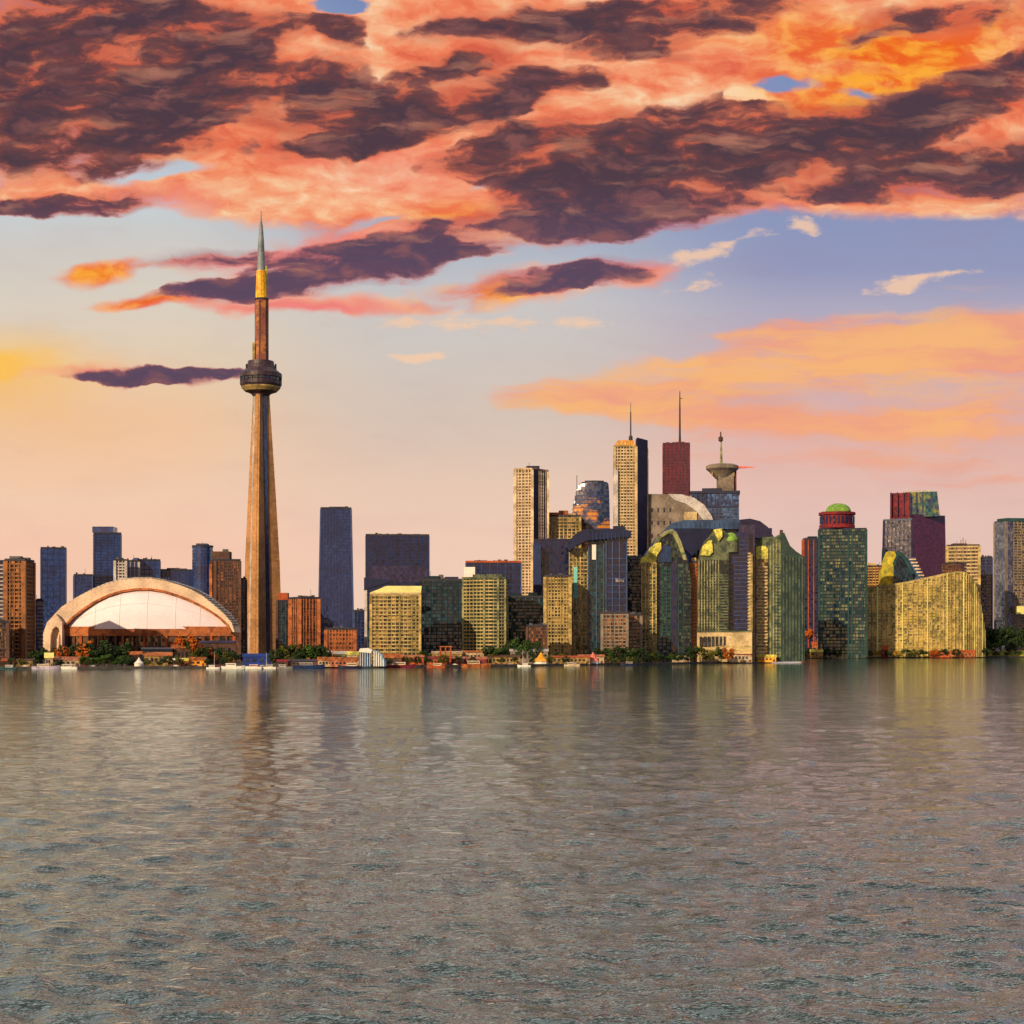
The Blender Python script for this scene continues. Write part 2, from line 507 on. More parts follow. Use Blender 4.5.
def dress(t, poly, z0, z1, sp, poly2=None, skip=()):
    tap = poly2 is not None
    H = z1 - z0
    if sp.bm is not None:
        ns = max(1, min(98, int((H - sp.bh) / sp.st)))
        first = None
        for k in range(1, ns + 1):
            z = z0 + k * sp.st
            if z + sp.bh > z1 + 0.01:
                break
            if tap or first is None:
                pa = offs(lerp(poly, poly2, (z - z0) / H), sp.bo) if tap else offs(poly, sp.bo)
                pb = offs(lerp(poly, poly2, (z + sp.bh - z0) / H), sp.bo) if tap else None
                o = M().prism(pa, z, z + sp.bh, pb).build('floor_band', sp.bm, t)
                first = first or o
            else:
                copy_part(first, dz=(k - 1) * sp.st)
    if sp.pm is not None:
        n = len(poly)
        q = poly2 or poly
        cnt = 0
        for i in range(n):
            if i in skip:
                continue
            a, b = Vector(poly[i]), Vector(poly[(i + 1) % n])
            a2, b2 = Vector(q[i]), Vector(q[(i + 1) % n])
            e = (b - a)
            L = e.length
            if L < 0.5:
                continue
            e.normalize()
            nr = Vector((e.y, -e.x))
            mid = (a + b) / 2
            if nr.dot(-mid.normalized()) < -0.25:
                continue
            k = max(1, round(L / sp.ps))
            js = range(0 if n > 8 else 1, k)
            f0 = None
            for j in js:
                if cnt > 96:
                    break
                u = j / k
                p = a.lerp(b, u)
                p2 = a2.lerp(b2, u)

                def quad(c):
                    return [tuple(c - e * sp.pw / 2 - nr * 0.3), tuple(c - e * sp.pw / 2 + nr * sp.po)[:2], tuple(c + e * sp.pw / 2 + nr * sp.po), tuple(c + e * sp.pw / 2 - nr * 0.3)]
                if f0 is None or tap:
                    o = M().prism(quad(p), z0, z1 - 0.02, quad(p2)).build('pier', sp.pm, t)
                    f0 = (o, p)
                else:
                    copy_part(f0[0], dx=p.x - f0[1].x, dy=p.y - f0[1].y)
                cnt += 1
        if sp.corner and n <= 8:
            for i in range(n):
                p, p2 = Vector(poly[i]), Vector(q[i])
                w = sp.pw * 0.9 + sp.po
                sq = lambda c: [(c.x - w, c.y - w), (c.x + w, c.y - w), (c.x + w, c.y + w), (c.x - w, c.y + w)]
                M().prism(sq(p), z0, z1 + 0.03, sq(p2)).build('corner_post', sp.pm, t)


def tower(label, foot, ytop, G_, sp=None, name='office_tower', cat='office tower', D=None, roofm=None, roof=(), foot2=None,
          ybase=None, parapet=1.4, group=None, rim=None, parts=True):
    D = D or min(p[1] for p in foot)
    z1 = Z(ytop, D)
    z0 = GZ if ybase is None else Z(ybase, D)
    c = centre(foot)
    t = Thing(name, label, cat, (c[0], c[1], GZ), group)
    M().prism(foot, z0 if ybase is not None else GZ - 1.0, z1 - 0.3, foot2).build('glass_wall', G_, t)
    q = foot2 or foot
    M().prism(offs(q, (sp.bo + 0.25) if sp else 0.3), z1 - 0.6, z1 + parapet).build('parapet', rim or roofm or MT['dark_trim'], t)
    if sp:
        dress(t, foot, z0, z1 - 0.9, sp, foot2)
    for r in roof:     # (fx, fy, w, d, h[, material]) rooftop plant
        M().box(c[0] + r[0], c[1] + r[1], z1 + parapet - 0.2, r[2], r[3], r[4]).build('rooftop_plant', r[5] if len(r) > 5 else MT['plant'], t)
    if parts:
        rr = random.Random(len(label) * 7 + int(ytop))
        ex = Vector(q[1]) - Vector(q[0])
        W_ = ex.length
        an = math.atan2(ex.y, ex.x)
        ex.normalize()
        for k in range(rr.randint(3, 5)):
            u = rr.uniform(-0.4, 0.4) * W_
            hh = rr.uniform(0.8, 2.6) * D / 1900
            M().box(c[0] + ex.x * u, c[1] + ex.y * u, z1 + parapet - 0.1, rr.uniform(1.5, 4.5), rr.uniform(2, 5), hh, an).build('roof_unit', MT['plant'] if k % 2 else MT['dark_trim'], t)
        if rr.random() < 0.6:
            u = rr.uniform(-0.35, 0.35) * W_
            M().tube((c[0] + ex.x * u, c[1] + ex.y * u, z1 + parapet - 0.2), (c[0] + ex.x * u, c[1] + ex.y * u, z1 + parapet + rr.uniform(4, 9)), 0.22).build('roof_aerial', MT['dark_trim'], t)
    t.z1 = z1 + parapet
    t.foot = q
    t.D = D
    t.c = c
    return t


MT = {}
MT['dark_trim'] = mat('dark_trim', (52, 52, 62))
MT['plant'] = mat('plant', (88, 84, 88))
MT['navy_trim'] = mat('navy_trim', (26, 44, 86), rough=0.5)
MT['navy_light'] = mat('navy_light', (46, 66, 112), rough=0.5)
MT['cream'] = mat('cream', (206, 184, 152), tint=(168, 142, 108))
MT['stone'] = mat('stone', (182, 160, 118))
MT['gold'] = mat('gold', (172, 148, 92), tint=(112, 96, 56), scale=0.035, fine=0.25, var=0.24)
MT['gold2'] = mat('gold2', (180, 158, 98), tint=(112, 108, 62), scale=0.04, fine=0.25, var=0.24)
MT['green_stone'] = mat('green_stone', (92, 98, 74), tint=(40, 56, 54), var=0.24)
MT['pale_green'] = mat('pale_green', (140, 138, 96), tint=(62, 76, 64), var=0.22)
MT['brown'] = mat('brown', (124, 82, 52), tint=(158, 100, 50), var=0.22)
MT['brown_dark'] = mat('brown_dark', (84, 60, 52))
MT['orange'] = mat('orange', (168, 98, 54), tint=(112, 62, 40), scale=0.08)
MT['rust'] = mat('rust', (158, 74, 38))
MT['white'] = mat('white', (222, 216, 206), var=0.06)
MT['pale_grey'] = mat('pale_grey', (176, 170, 166))
MT['grey'] = mat('grey', (122, 118, 114))
MT['taupe'] = mat('taupe', (124, 112, 100))
MT['tan_concrete'] = mat('tan_concrete', (172, 126, 80), scale=0.03, fine=0.3, var=0.16)
MT['arch'] = mat('arch', (212, 184, 156), scale=0.05, var=0.12)
MT['yellow'] = mat('yellow', (206, 192, 84), var=0.25, tint=(120, 128, 66), scale=0.12)
MT['yellow_roof'] = mat('yellow_roof', (222, 214, 130), var=0.08)
MT['teal'] = mat('teal', (36, 68, 70))
MT['teal_dark'] = mat('teal_dark', (16, 38, 48))
MT['steel_blue'] = mat('steel_blue', (56, 78, 110), rough=0.4)
MT['purple'] = mat('purple', (46, 40, 70))
MT['maroon'] = mat('maroon', (96, 34, 46), tint=(140, 44, 44))
MT['red'] = mat('red', (128, 36, 42), tint=(84, 30, 44), scale=0.1)
MT['blue'] = mat('blue', (28, 54, 128))
MT['lime'] = mat('lime', (120, 156, 66), tint=(78, 120, 58), scale=0.15)
MT['navy_roof'] = mat('navy_roof', (22, 28, 60), rough=0.5)
MT['glassdark'] = glass('glassdark', (26, 32, 42), (60, 70, 84))
MT['g_navy'] = glass('g_navy', (18, 44, 96), (30, 62, 120), patch=(18, 32, 72), frac=0.6, wob=0.02)
MT['g_navy2'] = glass('g_navy2', (26, 38, 84), (42, 56, 108), patch=(22, 28, 66), frac=0.6, wob=0.02)
MT['g_ink'] = glass('g_ink', (8, 18, 52), (16, 32, 78), frac=0.6, wob=0.03)
MT['g_purple'] = glass('g_purple', (24, 26, 60), (48, 44, 84), frac=0.6, wob=0.03)
MT['g_maroon'] = glass('g_maroon', (62, 20, 44), (84, 30, 56), frac=0.6, wob=0.02)
MT['g_teal'] = glass('g_teal', (10, 34, 48), (36, 70, 80), frac=0.76, patch=(10, 22, 42), wob=0.06)
MT['g_green'] = glass('g_green', (8, 24, 34), (70, 84, 60), frac=0.78, patch=None, wob=0.06)
MT['g_gold'] = glass('g_gold', (24, 26, 28), (168, 136, 72), frac=0.72, patch=(60, 52, 36), wob=0.06)
MT['g_cream'] = glass('g_cream', (44, 38, 38), (140, 112, 84), frac=0.72, wob=0.04)
MT['g_brown'] = glass('g_brown', (30, 20, 18), (150, 92, 44), frac=0.7, patch=(86, 52, 30), wob=0.05)
MT['g_blue'] = glass('g_blue', (26, 48, 86), (72, 104, 150), frac=0.6, patch=(20, 30, 60), wob=0.06)
MT['g_fire'] = glass('g_fire', (36, 50, 84), (76, 84, 110), frac=0.6, patch=(222, 142, 44), pscale=0.035, wob=0.05)  # orange reflections painted into the base colour
MT['g_slate'] = glass('g_slate', (62, 62, 78), (108, 104, 116), frac=0.6, patch=(46, 46, 66), wob=0.05)

# ------------------------------------------------------------------ water and land
def shoreD(px):
    pts = [(-900, 1260), (-100, 1285), (60, 1300), (250, 1330), (420, 1400), (560, 1520), (690, 1700), (745, 1820), (775, 2050), (803, 2600), (860, 2760), (1024, 2950), (1300, 3100), (2100, 3300)]
    for (a, da), (b, db) in zip(pts, pts[1:]):
        if a <= px <= b:
            return da + (db - da) * (px - a) / (b - a)
    return pts[0][1] if px < pts[0][0] else pts[-1][1]


def water():
    m = bpy.data.materials.new('lake_water')
    m.use_nodes = True
    k = G(m.node_tree)
    b = k.n['Principled BSDF']
    co = k.n.new('ShaderNodeTexCoord').outputs['Object']
    cd = k.n.new('ShaderNodeCameraData').outputs['View Distance']
    patch = k.noise(k.vmath('MULTIPLY', co, (0.5, 1.0, 1.0)), 0.035, 4, 0.6)
    k.n.remove(b)
    h0 = k.noise(k.vmath('MULTIPLY', co, (0.45, 1.0, 1.0)), 0.55, 4, 0.6)
    h1 = k.noise(k.vmath('MULTIPLY', co, (0.55, 1.0, 1.0)), 1.6, 3, 0.6)
    h2 = k.noise(k.vmath('MULTIPLY', co, (0.6, 1.0, 1.0)), 5.0, 2, 0.6)
    h = k.math('ADD', k.math('MULTIPLY', h0, 0.8), k.math('MULTIPLY', h1, 0.20))
    h = k.math('ADD', h, k.math('MULTIPLY', h2, 0.02))
    bp = k.n.new('ShaderNodeBump')
    k.put(bp.inputs['Height'], h)
    bp.inputs['Distance'].default_value = 1.0
    cy_ = k.sep(co)[1]
    calm = k.math('ADD', 0.20, k.math('DIVIDE', 20.0, k.math('ADD', k.math('MAXIMUM', cy_, 0.0), 10.0)))
    k.put(bp.inputs['Strength'], k.math('MULTIPLY', k.step(patch, 0.35, 0.65, 1.0, 0.75), k.math('MINIMUM', calm, 0.5)))
    df = k.n.new('ShaderNodeBsdfDiffuse')
    k.put(df.inputs[0], k.mix(k.step(patch, 0.35, 0.65), (0.012, 0.020, 0.026, 1), (0.040, 0.052, 0.054, 1)))
    gs = k.n.new('ShaderNodeBsdfGlossy')
    gs.inputs['Color'].default_value = (0.86, 1.0, 1.0, 1)
    gs.inputs['Roughness'].default_value = 0.05
    fr_ = k.n.new('ShaderNodeFresnel')
    fr_.inputs['IOR'].default_value = 2.6
    for nd_ in (df, gs, fr_):
        k.l.new(bp.outputs[0], nd_.inputs['Normal'])
    mx = k.n.new('ShaderNodeMixShader')
    k.l.new(fr_.outputs[0], mx.inputs[0])
    k.l.new(df.outputs[0], mx.inputs[1])
    k.l.new(gs.outputs[0], mx.inputs[2])
    k.l.new(mx.outputs[0], k.n['Material Output'].inputs[0])
    me = bpy.data.meshes.new('lake_water')
    # rows open out with distance; the near lake carries real waves
    rows, y = [], 30.0
    while y < 1200:
        rows.append(y)
        y *= 1.0045
    while y < 60000:
        rows.append(y)
        y *= 1.06
    rows.append(60000.0)
    NC = 820
    rnd = random.Random(3)
    waves = []
    for i in range(46):
        L = 0.7 * (1.085 ** i)
        th = rnd.gauss(0.0, 0.62) + math.pi * 0.42
        kx, ky = math.cos(th) * 2 * math.pi / L, math.sin(th) * 2 * math.pi / L
        waves.append((kx, ky, rnd.uniform(0, 6.28), L * 0.0115 * (1.0 if L < 2.8 else (2.8 / L) ** 1.0)))
    import numpy as np
    ys = np.array(rows)
    xs = np.linspace(-1.0, 1.0, NC + 1)
    xs = xs * (0.34 + 0.66 * xs ** 2)
    wid = 0.80 * ys + 110.0
    GX = xs[None, :] * wid[:, None]
    GY = np.repeat(ys[:, None], NC + 1, 1)
    GH = np.zeros_like(GX)
    cell = np.maximum(wid * 0.9 / NC, ys * 0.0045)[:, None]
    for kx, ky, ph, am in waves:
        L = 2 * math.pi / math.hypot(kx, ky)
        fade = np.clip((L / cell - 2.0) / 3.0, 0, 1)
        GH += am * fade * np.sin(kx * GX + ky * GY + ph)
    GH *= np.clip((1150 - GY) / 1000, 0, 1) ** 1.5
    v = np.stack([GX, GY, GH], -1).reshape(-1, 3)
    R = len(rows)
    idx = np.arange(R * (NC + 1)).reshape(R, NC + 1)
    f = np.stack([idx[:-1, :-1], idx[:-1, 1:], idx[1:, 1:], idx[1:, :-1]], -1).reshape(-1, 4)
    me.vertices.add(len(v))
    me.vertices.foreach_set('co', v.ravel())
    me.loops.add(len(f) * 4)
    me.loops.foreach_set('vertex_index', f.ravel().astype('int32'))
    me.polygons.add(len(f))
    me.polygons.foreach_set('loop_start', np.arange(0, len(f) * 4, 4, dtype='int32'))
    me.polygons.foreach_set('use_smooth', np.ones(len(f), dtype=bool))
    me.update(calc_edges=True)
    me.materials.append(m)
    o = bpy.data.objects.new('water', me)
    COL.objects.link(o)
    o['kind'] = 'structure'
    o['label'] = 'rippled silver grey lake water'
    return o


water()
near = M()
near.f.append((0, 1, 2, 3))
near.v += [(-4000, -4000, -0.35), (4000, -4000, -0.35), (4000, 31, -0.35), (-4000, 31, -0.35)]
no = near.build('water', bpy.data.materials['lake_water'])
no['kind'] = 'structure'

MT['ground'] = mat('ground', (84, 74, 58), tint=(60, 66, 44), scale=0.02)
MT['quay'] = mat('quay', (64, 60, 58), tint=(40, 40, 44), scale=0.1)
MT['grass'] = mat('grass', (120, 126, 44), tint=(150, 140, 46), scale=0.05)
gm = M()
fr = [(X(px, shoreD(px)), shoreD(px)) for px in list(range(-900, 720, 60)) + [720, 745, 760, 775, 790, 803, 820, 860, 940, 1024, 1300, 2100]]
polyg = fr + [(52000.0, 3400.0), (52000.0, 60000.0), (-52000.0, 60000.0), (-52000.0, 1260.0)]
gm.v += [(x, y, GZ) for x, y in polyg]
gm.f.append(tuple(range(len(polyg))))
go = gm.build('ground', MT['ground'])
go['kind'] = 'structure'
qm = M()
for (a, b) in zip(fr, fr[1:]):
    e = (Vector(b) - Vector(a)).normalized()
    nr = Vector((e.y, -e.x))
    ins = -nr * 3.0
    qm.prism([(a[0] + nr.x * 0.4, a[1] + nr.y * 0.4), (b[0] + nr.x * 0.4, b[1] + nr.y * 0.4), (b[0] + ins.x, b[1] + ins.y), (a[0] + ins.x, a[1] + ins.y)], -2.0, GZ + 0.35)
qo = qm.build('quay', MT['quay'])
qo['kind'] = 'structure'
# low grassed bank at the far right shore
hm = M()
ring = []
for s_, zz in ((1.0, GZ - 0.5), (0.86, 6.0), (0.6, 10.0), (0.3, 12.0)):
    ring.append([(X(1030, 3080) + math.cos(a / 14 * math.pi) * 210 * s_ * (1 + 0.06 * math.sin(a * 2.1)), 3090 + math.sin(a / 14 * math.pi) * 90 * s_, zz) for a in range(28)])
hm.loft(ring)
ho = hm.build('hill', MT['grass'], smooth=True)
ho['kind'] = 'structure'

# ------------------------------------------------------------------ the towers
S = Spec
# far left
t = tower('brown balconied tower at the left edge of the skyline', face2(6, 24, 33, 1430, 3, 30), 560, MT['g_brown'],
          S(MT['brown'], 3.6, 1.3, 0.9, MT['brown'], 4.2, 1.0, 1.1), name='apartment_tower', cat='apartment tower', roof=((-3, 0, 10, 8, 3.0), (5, 4, 6, 6, 2)))
t = tower('blue grey slab cut by the left edge of the frame', face1(-30, 5, 1450, 30), 561, MT['g_slate'],
          S(MT['pale_grey'], 3.6, 1.1, 0.4, MT['pale_grey'], 5, 0.7, 0.6), name='apartment_tower', cat='apartment tower')
t = tower('low ochre block at the foot of the brown tower on the far left', face1(-12, 8, 1395, 20), 622, MT['g_gold'],
          S(MT['brown_dark'], 3.6, 1.3, 0.5, MT['brown_dark'], 4, 0.9, 0.7), name='apartment_block', cat='apartment block')
t = tower('dark stepped block between the brown tower and the stadium', face1(31, 43, 1500, 24), 601, MT['g_purple'],
          S(MT['purple'], 3.6, 1.0, 0.4), name='office_block', cat='office block')
t = tower('plain navy glass slab standing apart above the stadium left foot', face1(41, 66, 2050, 30), 548, MT['g_navy'],
          S(MT['navy_trim'], 8.0, 0.8, 0.3, MT['navy_trim'], 7, 0.5, 0.35))
t = tower('small navy block low beside the notched navy tower', face1(74, 93, 2150, 24), 575, MT['g_navy2'],
          S(MT['navy_light'], 5, 0.8, 0.3, MT['navy_light'], 8, 0.8, 0.4))
t = tower('notched navy tower with stepped balconies on its left edge', face1(94, 121, 2150, 30), 533, MT['g_navy'],
          S(MT['navy_trim'], 3.9, 0.7, 0.3, MT['navy_trim'], 9, 0.6, 0.4), roof=((-3.5, 0, 28, 24, 8, MT['g_navy']),))
for k in range(24):
    zz = Z(620, 2150) + k * 4.9
    a = t.foot[0]
    M().box(a[0] - 0.6, a[1] + 5, zz, 2.4, 8, 1.4).build('balcony', MT['rust'], t)
t = tower('pale grey slab rising directly behind the stadium roof', face1(115, 126, 2080, 22), 560, MT['g_cream'],
          S(MT['pale_grey'], 3.9, 1.6, 0.4, MT['pale_grey'], 4, 1.2, 0.6))
t = tower('navy block right of the pale slab behind the stadium', face1(126, 139, 2120, 22), 561, MT['g_navy2'],
          S(MT['navy_light'], 4, 0.8, 0.3, MT['pale_grey'], 6, 1.0, 0.6), roof=((5, 0, 6, 10, 3.5, MT['navy_light']),))
t = tower('wide navy block over the crown of the stadium roof', face1(139, 160, 2140, 24), 560, MT['g_navy'],
          S(MT['navy_trim'], 6, 0.8, 0.3, MT['navy_trim'], 7, 0.6, 0.4))
t = tower('long low navy block over the right shoulder of the stadium', face1(158, 193, 2160, 24), 570, MT['g_navy2'],
          S(MT['navy_trim'], 4, 0.8, 0.3, MT['navy_light'], 5, 0.7, 0.5), roof=((-6, 0, 10, 8, 2.2), (9, 0, 12, 8, 1.6)))
c0 = (X(200.5, 2050), 2064)
t = tower('round navy glass tower beside the brown pair', ngon(c0[0], c0[1], 13.2, 13.2, 20), 546, MT['g_navy'],
          S(MT['navy_trim'], 4, 0.7, 0.3), D=2050, roof=((0, 0, 14, 14, 2.6, MT['navy_trim']),))
t = tower('dark brown tower with a lit orange edge left of the spire', face2(211, 215.5, 240, 1850, 18, 6), 560, MT['g_brown'],
          S(MT['brown_dark'], 3.7, 1.1, 0.35, MT['brown_dark'], 4.4, 0.9, 0.6), name='apartment_tower', cat='apartment tower',
          roof=((-4, 0, 20, 16, 9, MT['brown_dark']), (0, 0, 6, 5, 12)))
M().box(t.foot[3][0] + 1.5, t.foot[3][1] - 6, GZ, 3.4, 8, t.z1 - GZ - 6).build('edge_panel', MT['orange'], t, label='orange edge panel')
t = tower('narrow dark block tucked against the left foot of the spire', face1(233, 246, 1900, 20), 579, MT['g_purple'],
          S(MT['brown_dark'], 3.7, 1.0, 0.35, MT['brown_dark'], 4, 0.8, 0.6), name='office_block', cat='office block')
# between the spire and the tall navy tower
t = tower('small dark block with a red roof box right of the spire', face1(277, 290, 1760, 20), 601, MT['g_teal'],
          S(MT['teal_dark'], 3.7, 0.9, 0.35, MT['brown_dark'], 5, 0.8, 0.5), name='office_block', cat='office block', roof=((0, 0, 11, 10, 8, MT['rust']),))
t = tower('orange brown ribbed block between the spire and the tall navy tower', face2(290, 300, 319, 1740, 14, 8), 598, MT['g_brown'],
          S(MT['brown_dark'], 3.7, 1.0, 0.35, MT['orange'], 3.6, 1.1, 0.8), name='apartment_block', cat='apartment block', roof=((-5, 0, 4, 4, 2), (4, 2, 5, 4, 1.5), (9, 4, 3, 4, 2.4)))
f2 = face1(318, 354, 2000, 34)
t = tower('tall navy tower that narrows slightly to its top', f2, 508, MT['g_navy2'],
          S(MT['navy_trim'], 4.0, 0.6, 0.25, MT['navy_light'], 4.6, 0.6, 0.45), foot2=shrink(f2, 0.84), roof=((2, 0, 20, 14, 1.6, MT['navy_trim']),))
t = tower('squat orange block at the foot of the tall navy tower', face1(326, 355, 1560, 20), 629, MT['g_brown'],
          S(MT['orange'], 4.2, 1.8, 0.5, MT['orange'], 3.2, 1.1, 0.7), name='apartment_block', cat='apartment block')
t = tower('small dark office block right of the squat orange block', face1(354, 368, 1750, 22), 611, MT['g_ink'],
          S(MT['navy_trim'], 3.7, 0.8, 0.3, MT['navy_light'], 4, 0.6, 0.4), name='office_block', cat='office block')
t = tower('broad flat navy office slab behind the golden apartment grid', face1(366, 429, 2000, 34), 535, MT['g_ink'],
          S(MT['navy_trim'], 4.2, 0.5, 0.2, MT['navy_trim'], 9, 0.5, 0.3), roof=((-22, 0, 3, 3, 2), (3, 0, 5, 4, 2.2), (24, 3, 8, 8, 1.5)))
M().prism(offs(face1(371, 427, 2000, 34), 0.8), Z(582, 2000), Z(566, 2000)).build('pale_band', MT['g_purple'], t, label='paler violet glass band')
# golden apartment grid with sloping roof
ft = face1(371, 420, 1560, 26)
t = tower('golden apartment block with a sloping lemon roof and gridded balconies', ft, 594, MT['g_gold'],
          S(MT['gold2'], 3.65, 1.35, 0.9, MT['gold'], 4.0, 0.8, 0.55), name='apartment_block', cat='apartment block', rim=MT['stone'])
z0 = t.z1
rf = [(p[0], p[1]) for p in offs(ft, 1.0)]
m = M()
m.v += [(rf[0][0], rf[0][1], z0), (rf[1][0], rf[1][1], z0), (rf[2][0], rf[2][1], z0), (rf[3][0], rf[3][1], z0),
        (rf[0][0] + 16, rf[0][1] + 14, z0 + 7), (rf[1][0], rf[1][1] + 12, z0 + 7), (rf[2][0], rf[2][1], z0 + 7), (rf[3][0] + 14, rf[3][1], z0 + 7)]
m.f += [(0, 1, 5, 4), (1, 2, 6, 5), (2, 3, 7, 6), (3, 0, 4, 7), (4, 5, 6, 7)]
m.build('sloping_roof', MT['yellow_roof'], t)
m = M()
p = face1(364, 393, 1600, 16)
m.v += [(p[0][0], p[0][1], Z(590, 1600)), (p[1][0], p[1][1], Z(581, 1600)), (p[2][0], p[2][1], Z(581, 1600)), (p[3][0], p[3][1], Z(590, 1600)),
        (p[0][0], p[0][1], Z(577.5, 1600)), (p[1][0], p[1][1], Z(580, 1600)), (p[2][0], p[2][1], Z(580, 1600)), (p[3][0], p[3][1], Z(577.5, 1600))]
m.f += [(3, 2, 1, 0), (4, 5, 6, 7), (0, 1, 5, 4), (1, 2, 6, 5), (2, 3, 7, 6), (3, 0, 4, 7)]
m.build('roof_canopy', MT['navy_roof'], t)
M().prism(face1(364.5, 367, 1600, 8), GZ, Z(590, 1600)).build('pillar', MT['pale_grey'], t)
M().prism(face1(367.5, 371.5, 1572, 22), GZ, Z(598, 1572)).build('stair_tower', MT['g_teal'], t)
t = tower('teal glass block between the golden grid and the gold and green block', face1(420, 464, 1660, 30), 580, MT['g_teal'],
          S(MT['teal_dark'], 3.6, 0.8, 0.35, MT['teal_dark'], 5.5, 0.7, 0.5), roof=((-9, 0, 12, 10, 3.5, MT['teal_dark']), (10, 0, 14, 12, 2.6, MT['navy_roof']), (-1, 0, 5, 5, 5)))
# two-tone rounded block with navy slab behind
t = tower('navy slab behind the gold and green apartment block', face1(466, 521, 1740, 26), 562, MT['g_ink'],
          S(MT['navy_trim'], 7, 0.6, 0.25, MT['navy_light'], 9, 0.5, 0.3), rim=MT['rust'], roof=((-14, 0, 14, 8, 1.2, MT['navy_roof']), (8, 0, 10, 8, 1)))
ft = [(X(463, 1652), 1652), (X(484, 1640), 1640), (X(498, 1641), 1641), (X(505, 1646), 1646), (X(507.5, 1656), 1656), (X(506, 1670), 1672), (X(464, 1676), 1676)]
t = tower('gold and green apartment block with a rounded right corner', ft, 578, MT['g_green'],
          S(MT['gold2'], 3.65, 1.3, 0.8, MT['pale_green'], 4.2, 0.7, 0.5), name='apartment_block', cat='apartment block', D=1640, rim=MT['green_stone'])
M().prism(face1(464, 475, 1650, 16), t.z1 - 0.3, Z(567, 1650)).build('roof_penthouse', MT['white'], t)
M().prism(shrink(ft, 0.8), t.z1 - 0.4, Z(574, 1640)).build('upper_storey', MT['green_stone'], t)
# low greens
t = tower('dark green glass block behind the lakeside trees in the middle', face1(505, 546, 1720, 26), 597, MT['g_teal'],
          S(MT['teal_dark'], 3.6, 0.9, 0.4, MT['green_stone'], 7, 0.7, 0.5), name='office_block', cat='office block', roof=((-10, 0, 12, 12, 3, MT['teal_dark']), (8, 0, 10, 10, 4, MT['teal_dark'])))
t = tower('small dim brown block low in front of the dark green glass block', face1(527, 546, 1620, 20), 626, MT['g_brown'],
          S(MT['brown_dark'], 3.6, 1.1, 0.4, MT['brown_dark'], 4, 0.8, 0.6), name='apartment_block', cat='apartment block')
# tall pale tower
t = tower('slim cream tower with one violet side left of the centre group', face2(515, 532, 547.5, 1950, 5, 22), 469, MT['g_cream'],
          S(MT['cream'], 3.8, 1.4, 0.5, MT['cream'], 4.2, 1.2, 0.8), rim=MT['stone'], roof=((2, 0, 16, 14, 3.4, MT['purple']),))
r = t.foot
M().prism([r[0], (r[1][0] + 0.9, r[1][1]), (r[1][0] + 0.9, r[1][1] + 3), (r[0][0] + 1.2, r[0][1] - 1.4)][::1], GZ, t.z1 - 1).build('side_wall', MT['purple'], t, label='side wall coloured violet for shade')  # violet wall puts the tower's shaded side into the colour
t = tower('ink blue windowless block below the gold crowned hall', face1(534, 569, 1830, 26), 540, MT['g_ink'], S(None, 4, 1, 0.3, MT['navy_trim'], 6, 0.5, 0.3), rim=MT['g_ink'])
M().prism(face1(533, 541, 1815, 12), GZ, Z(545, 1815)).build('side_wing', MT['navy_trim'], t)
ft = face1(539, 580, 1990, 30)
t = tower('gold gridded hall with a ragged orange crown beside the cream tower', ft, 516, MT['g_gold'],
          S(MT['gold'], 4.2, 1.3, 0.5, MT['gold2'], 5, 0.9, 0.7), roof=((-6, 0, 18, 14, 4, MT['orange']), (5, 0, 12, 10, 6.5, MT['orange']), (16, 0, 9, 8, 3, MT['gold']), (-14, 3, 6, 6, 2.5, MT['rust'])))
# blue curved tower
D = 2020
lv = [(640, 571, 610), (530, 572, 610), (505, 573.5, 609.5), (490, 577, 609), (484, 579, 608.5), (482, 582, 607)]
cb = (X(591, D), D + 14)
t = Thing('office_tower', 'blue glass tower with painted fiery reflections and a curved left edge', 'office tower', (cb[0], cb[1], GZ))


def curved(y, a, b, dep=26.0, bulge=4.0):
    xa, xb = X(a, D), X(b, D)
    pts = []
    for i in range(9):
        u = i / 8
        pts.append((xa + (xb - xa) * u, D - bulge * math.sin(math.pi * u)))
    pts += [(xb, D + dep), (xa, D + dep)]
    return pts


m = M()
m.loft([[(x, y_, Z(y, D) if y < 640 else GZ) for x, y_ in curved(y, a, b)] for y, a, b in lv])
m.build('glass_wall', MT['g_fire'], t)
M().prism(offs(curved(0, 585, 604, 20, 2), 0), Z(482.3, D), Z(480.6, D)).build('roof', MT['dark_trim'], t)
for k in range(36):
    y = 520 - 0.0 + 0
    zz = Z(636, D) + k * 5.2
    yy = HZ - (zz - EYE) * F / D
    a = 572.0
    b_ = 610.0
    for (q0, q1) in zip(lv, lv[1:]):
        if q1[0] <= yy <= q0[0]:
            u = (q0[0] - yy) / (q0[0] - q1[0])
            a = q0[1] + (q1[1] - q0[1]) * u
            b_ = q0[2] + (q1[2] - q0[2]) * u
    if yy > 484:
        M().prism(offs(curved(0, a, b_), 0.3), zz, zz + 0.9).build('floor_band', MT['navy_light'], t)
M().tube((X(577, D), D + 5, Z(492, D)), (X(577, D), D + 5, Z(475, D)), 0.4).build('mast', MT['teal'], t)
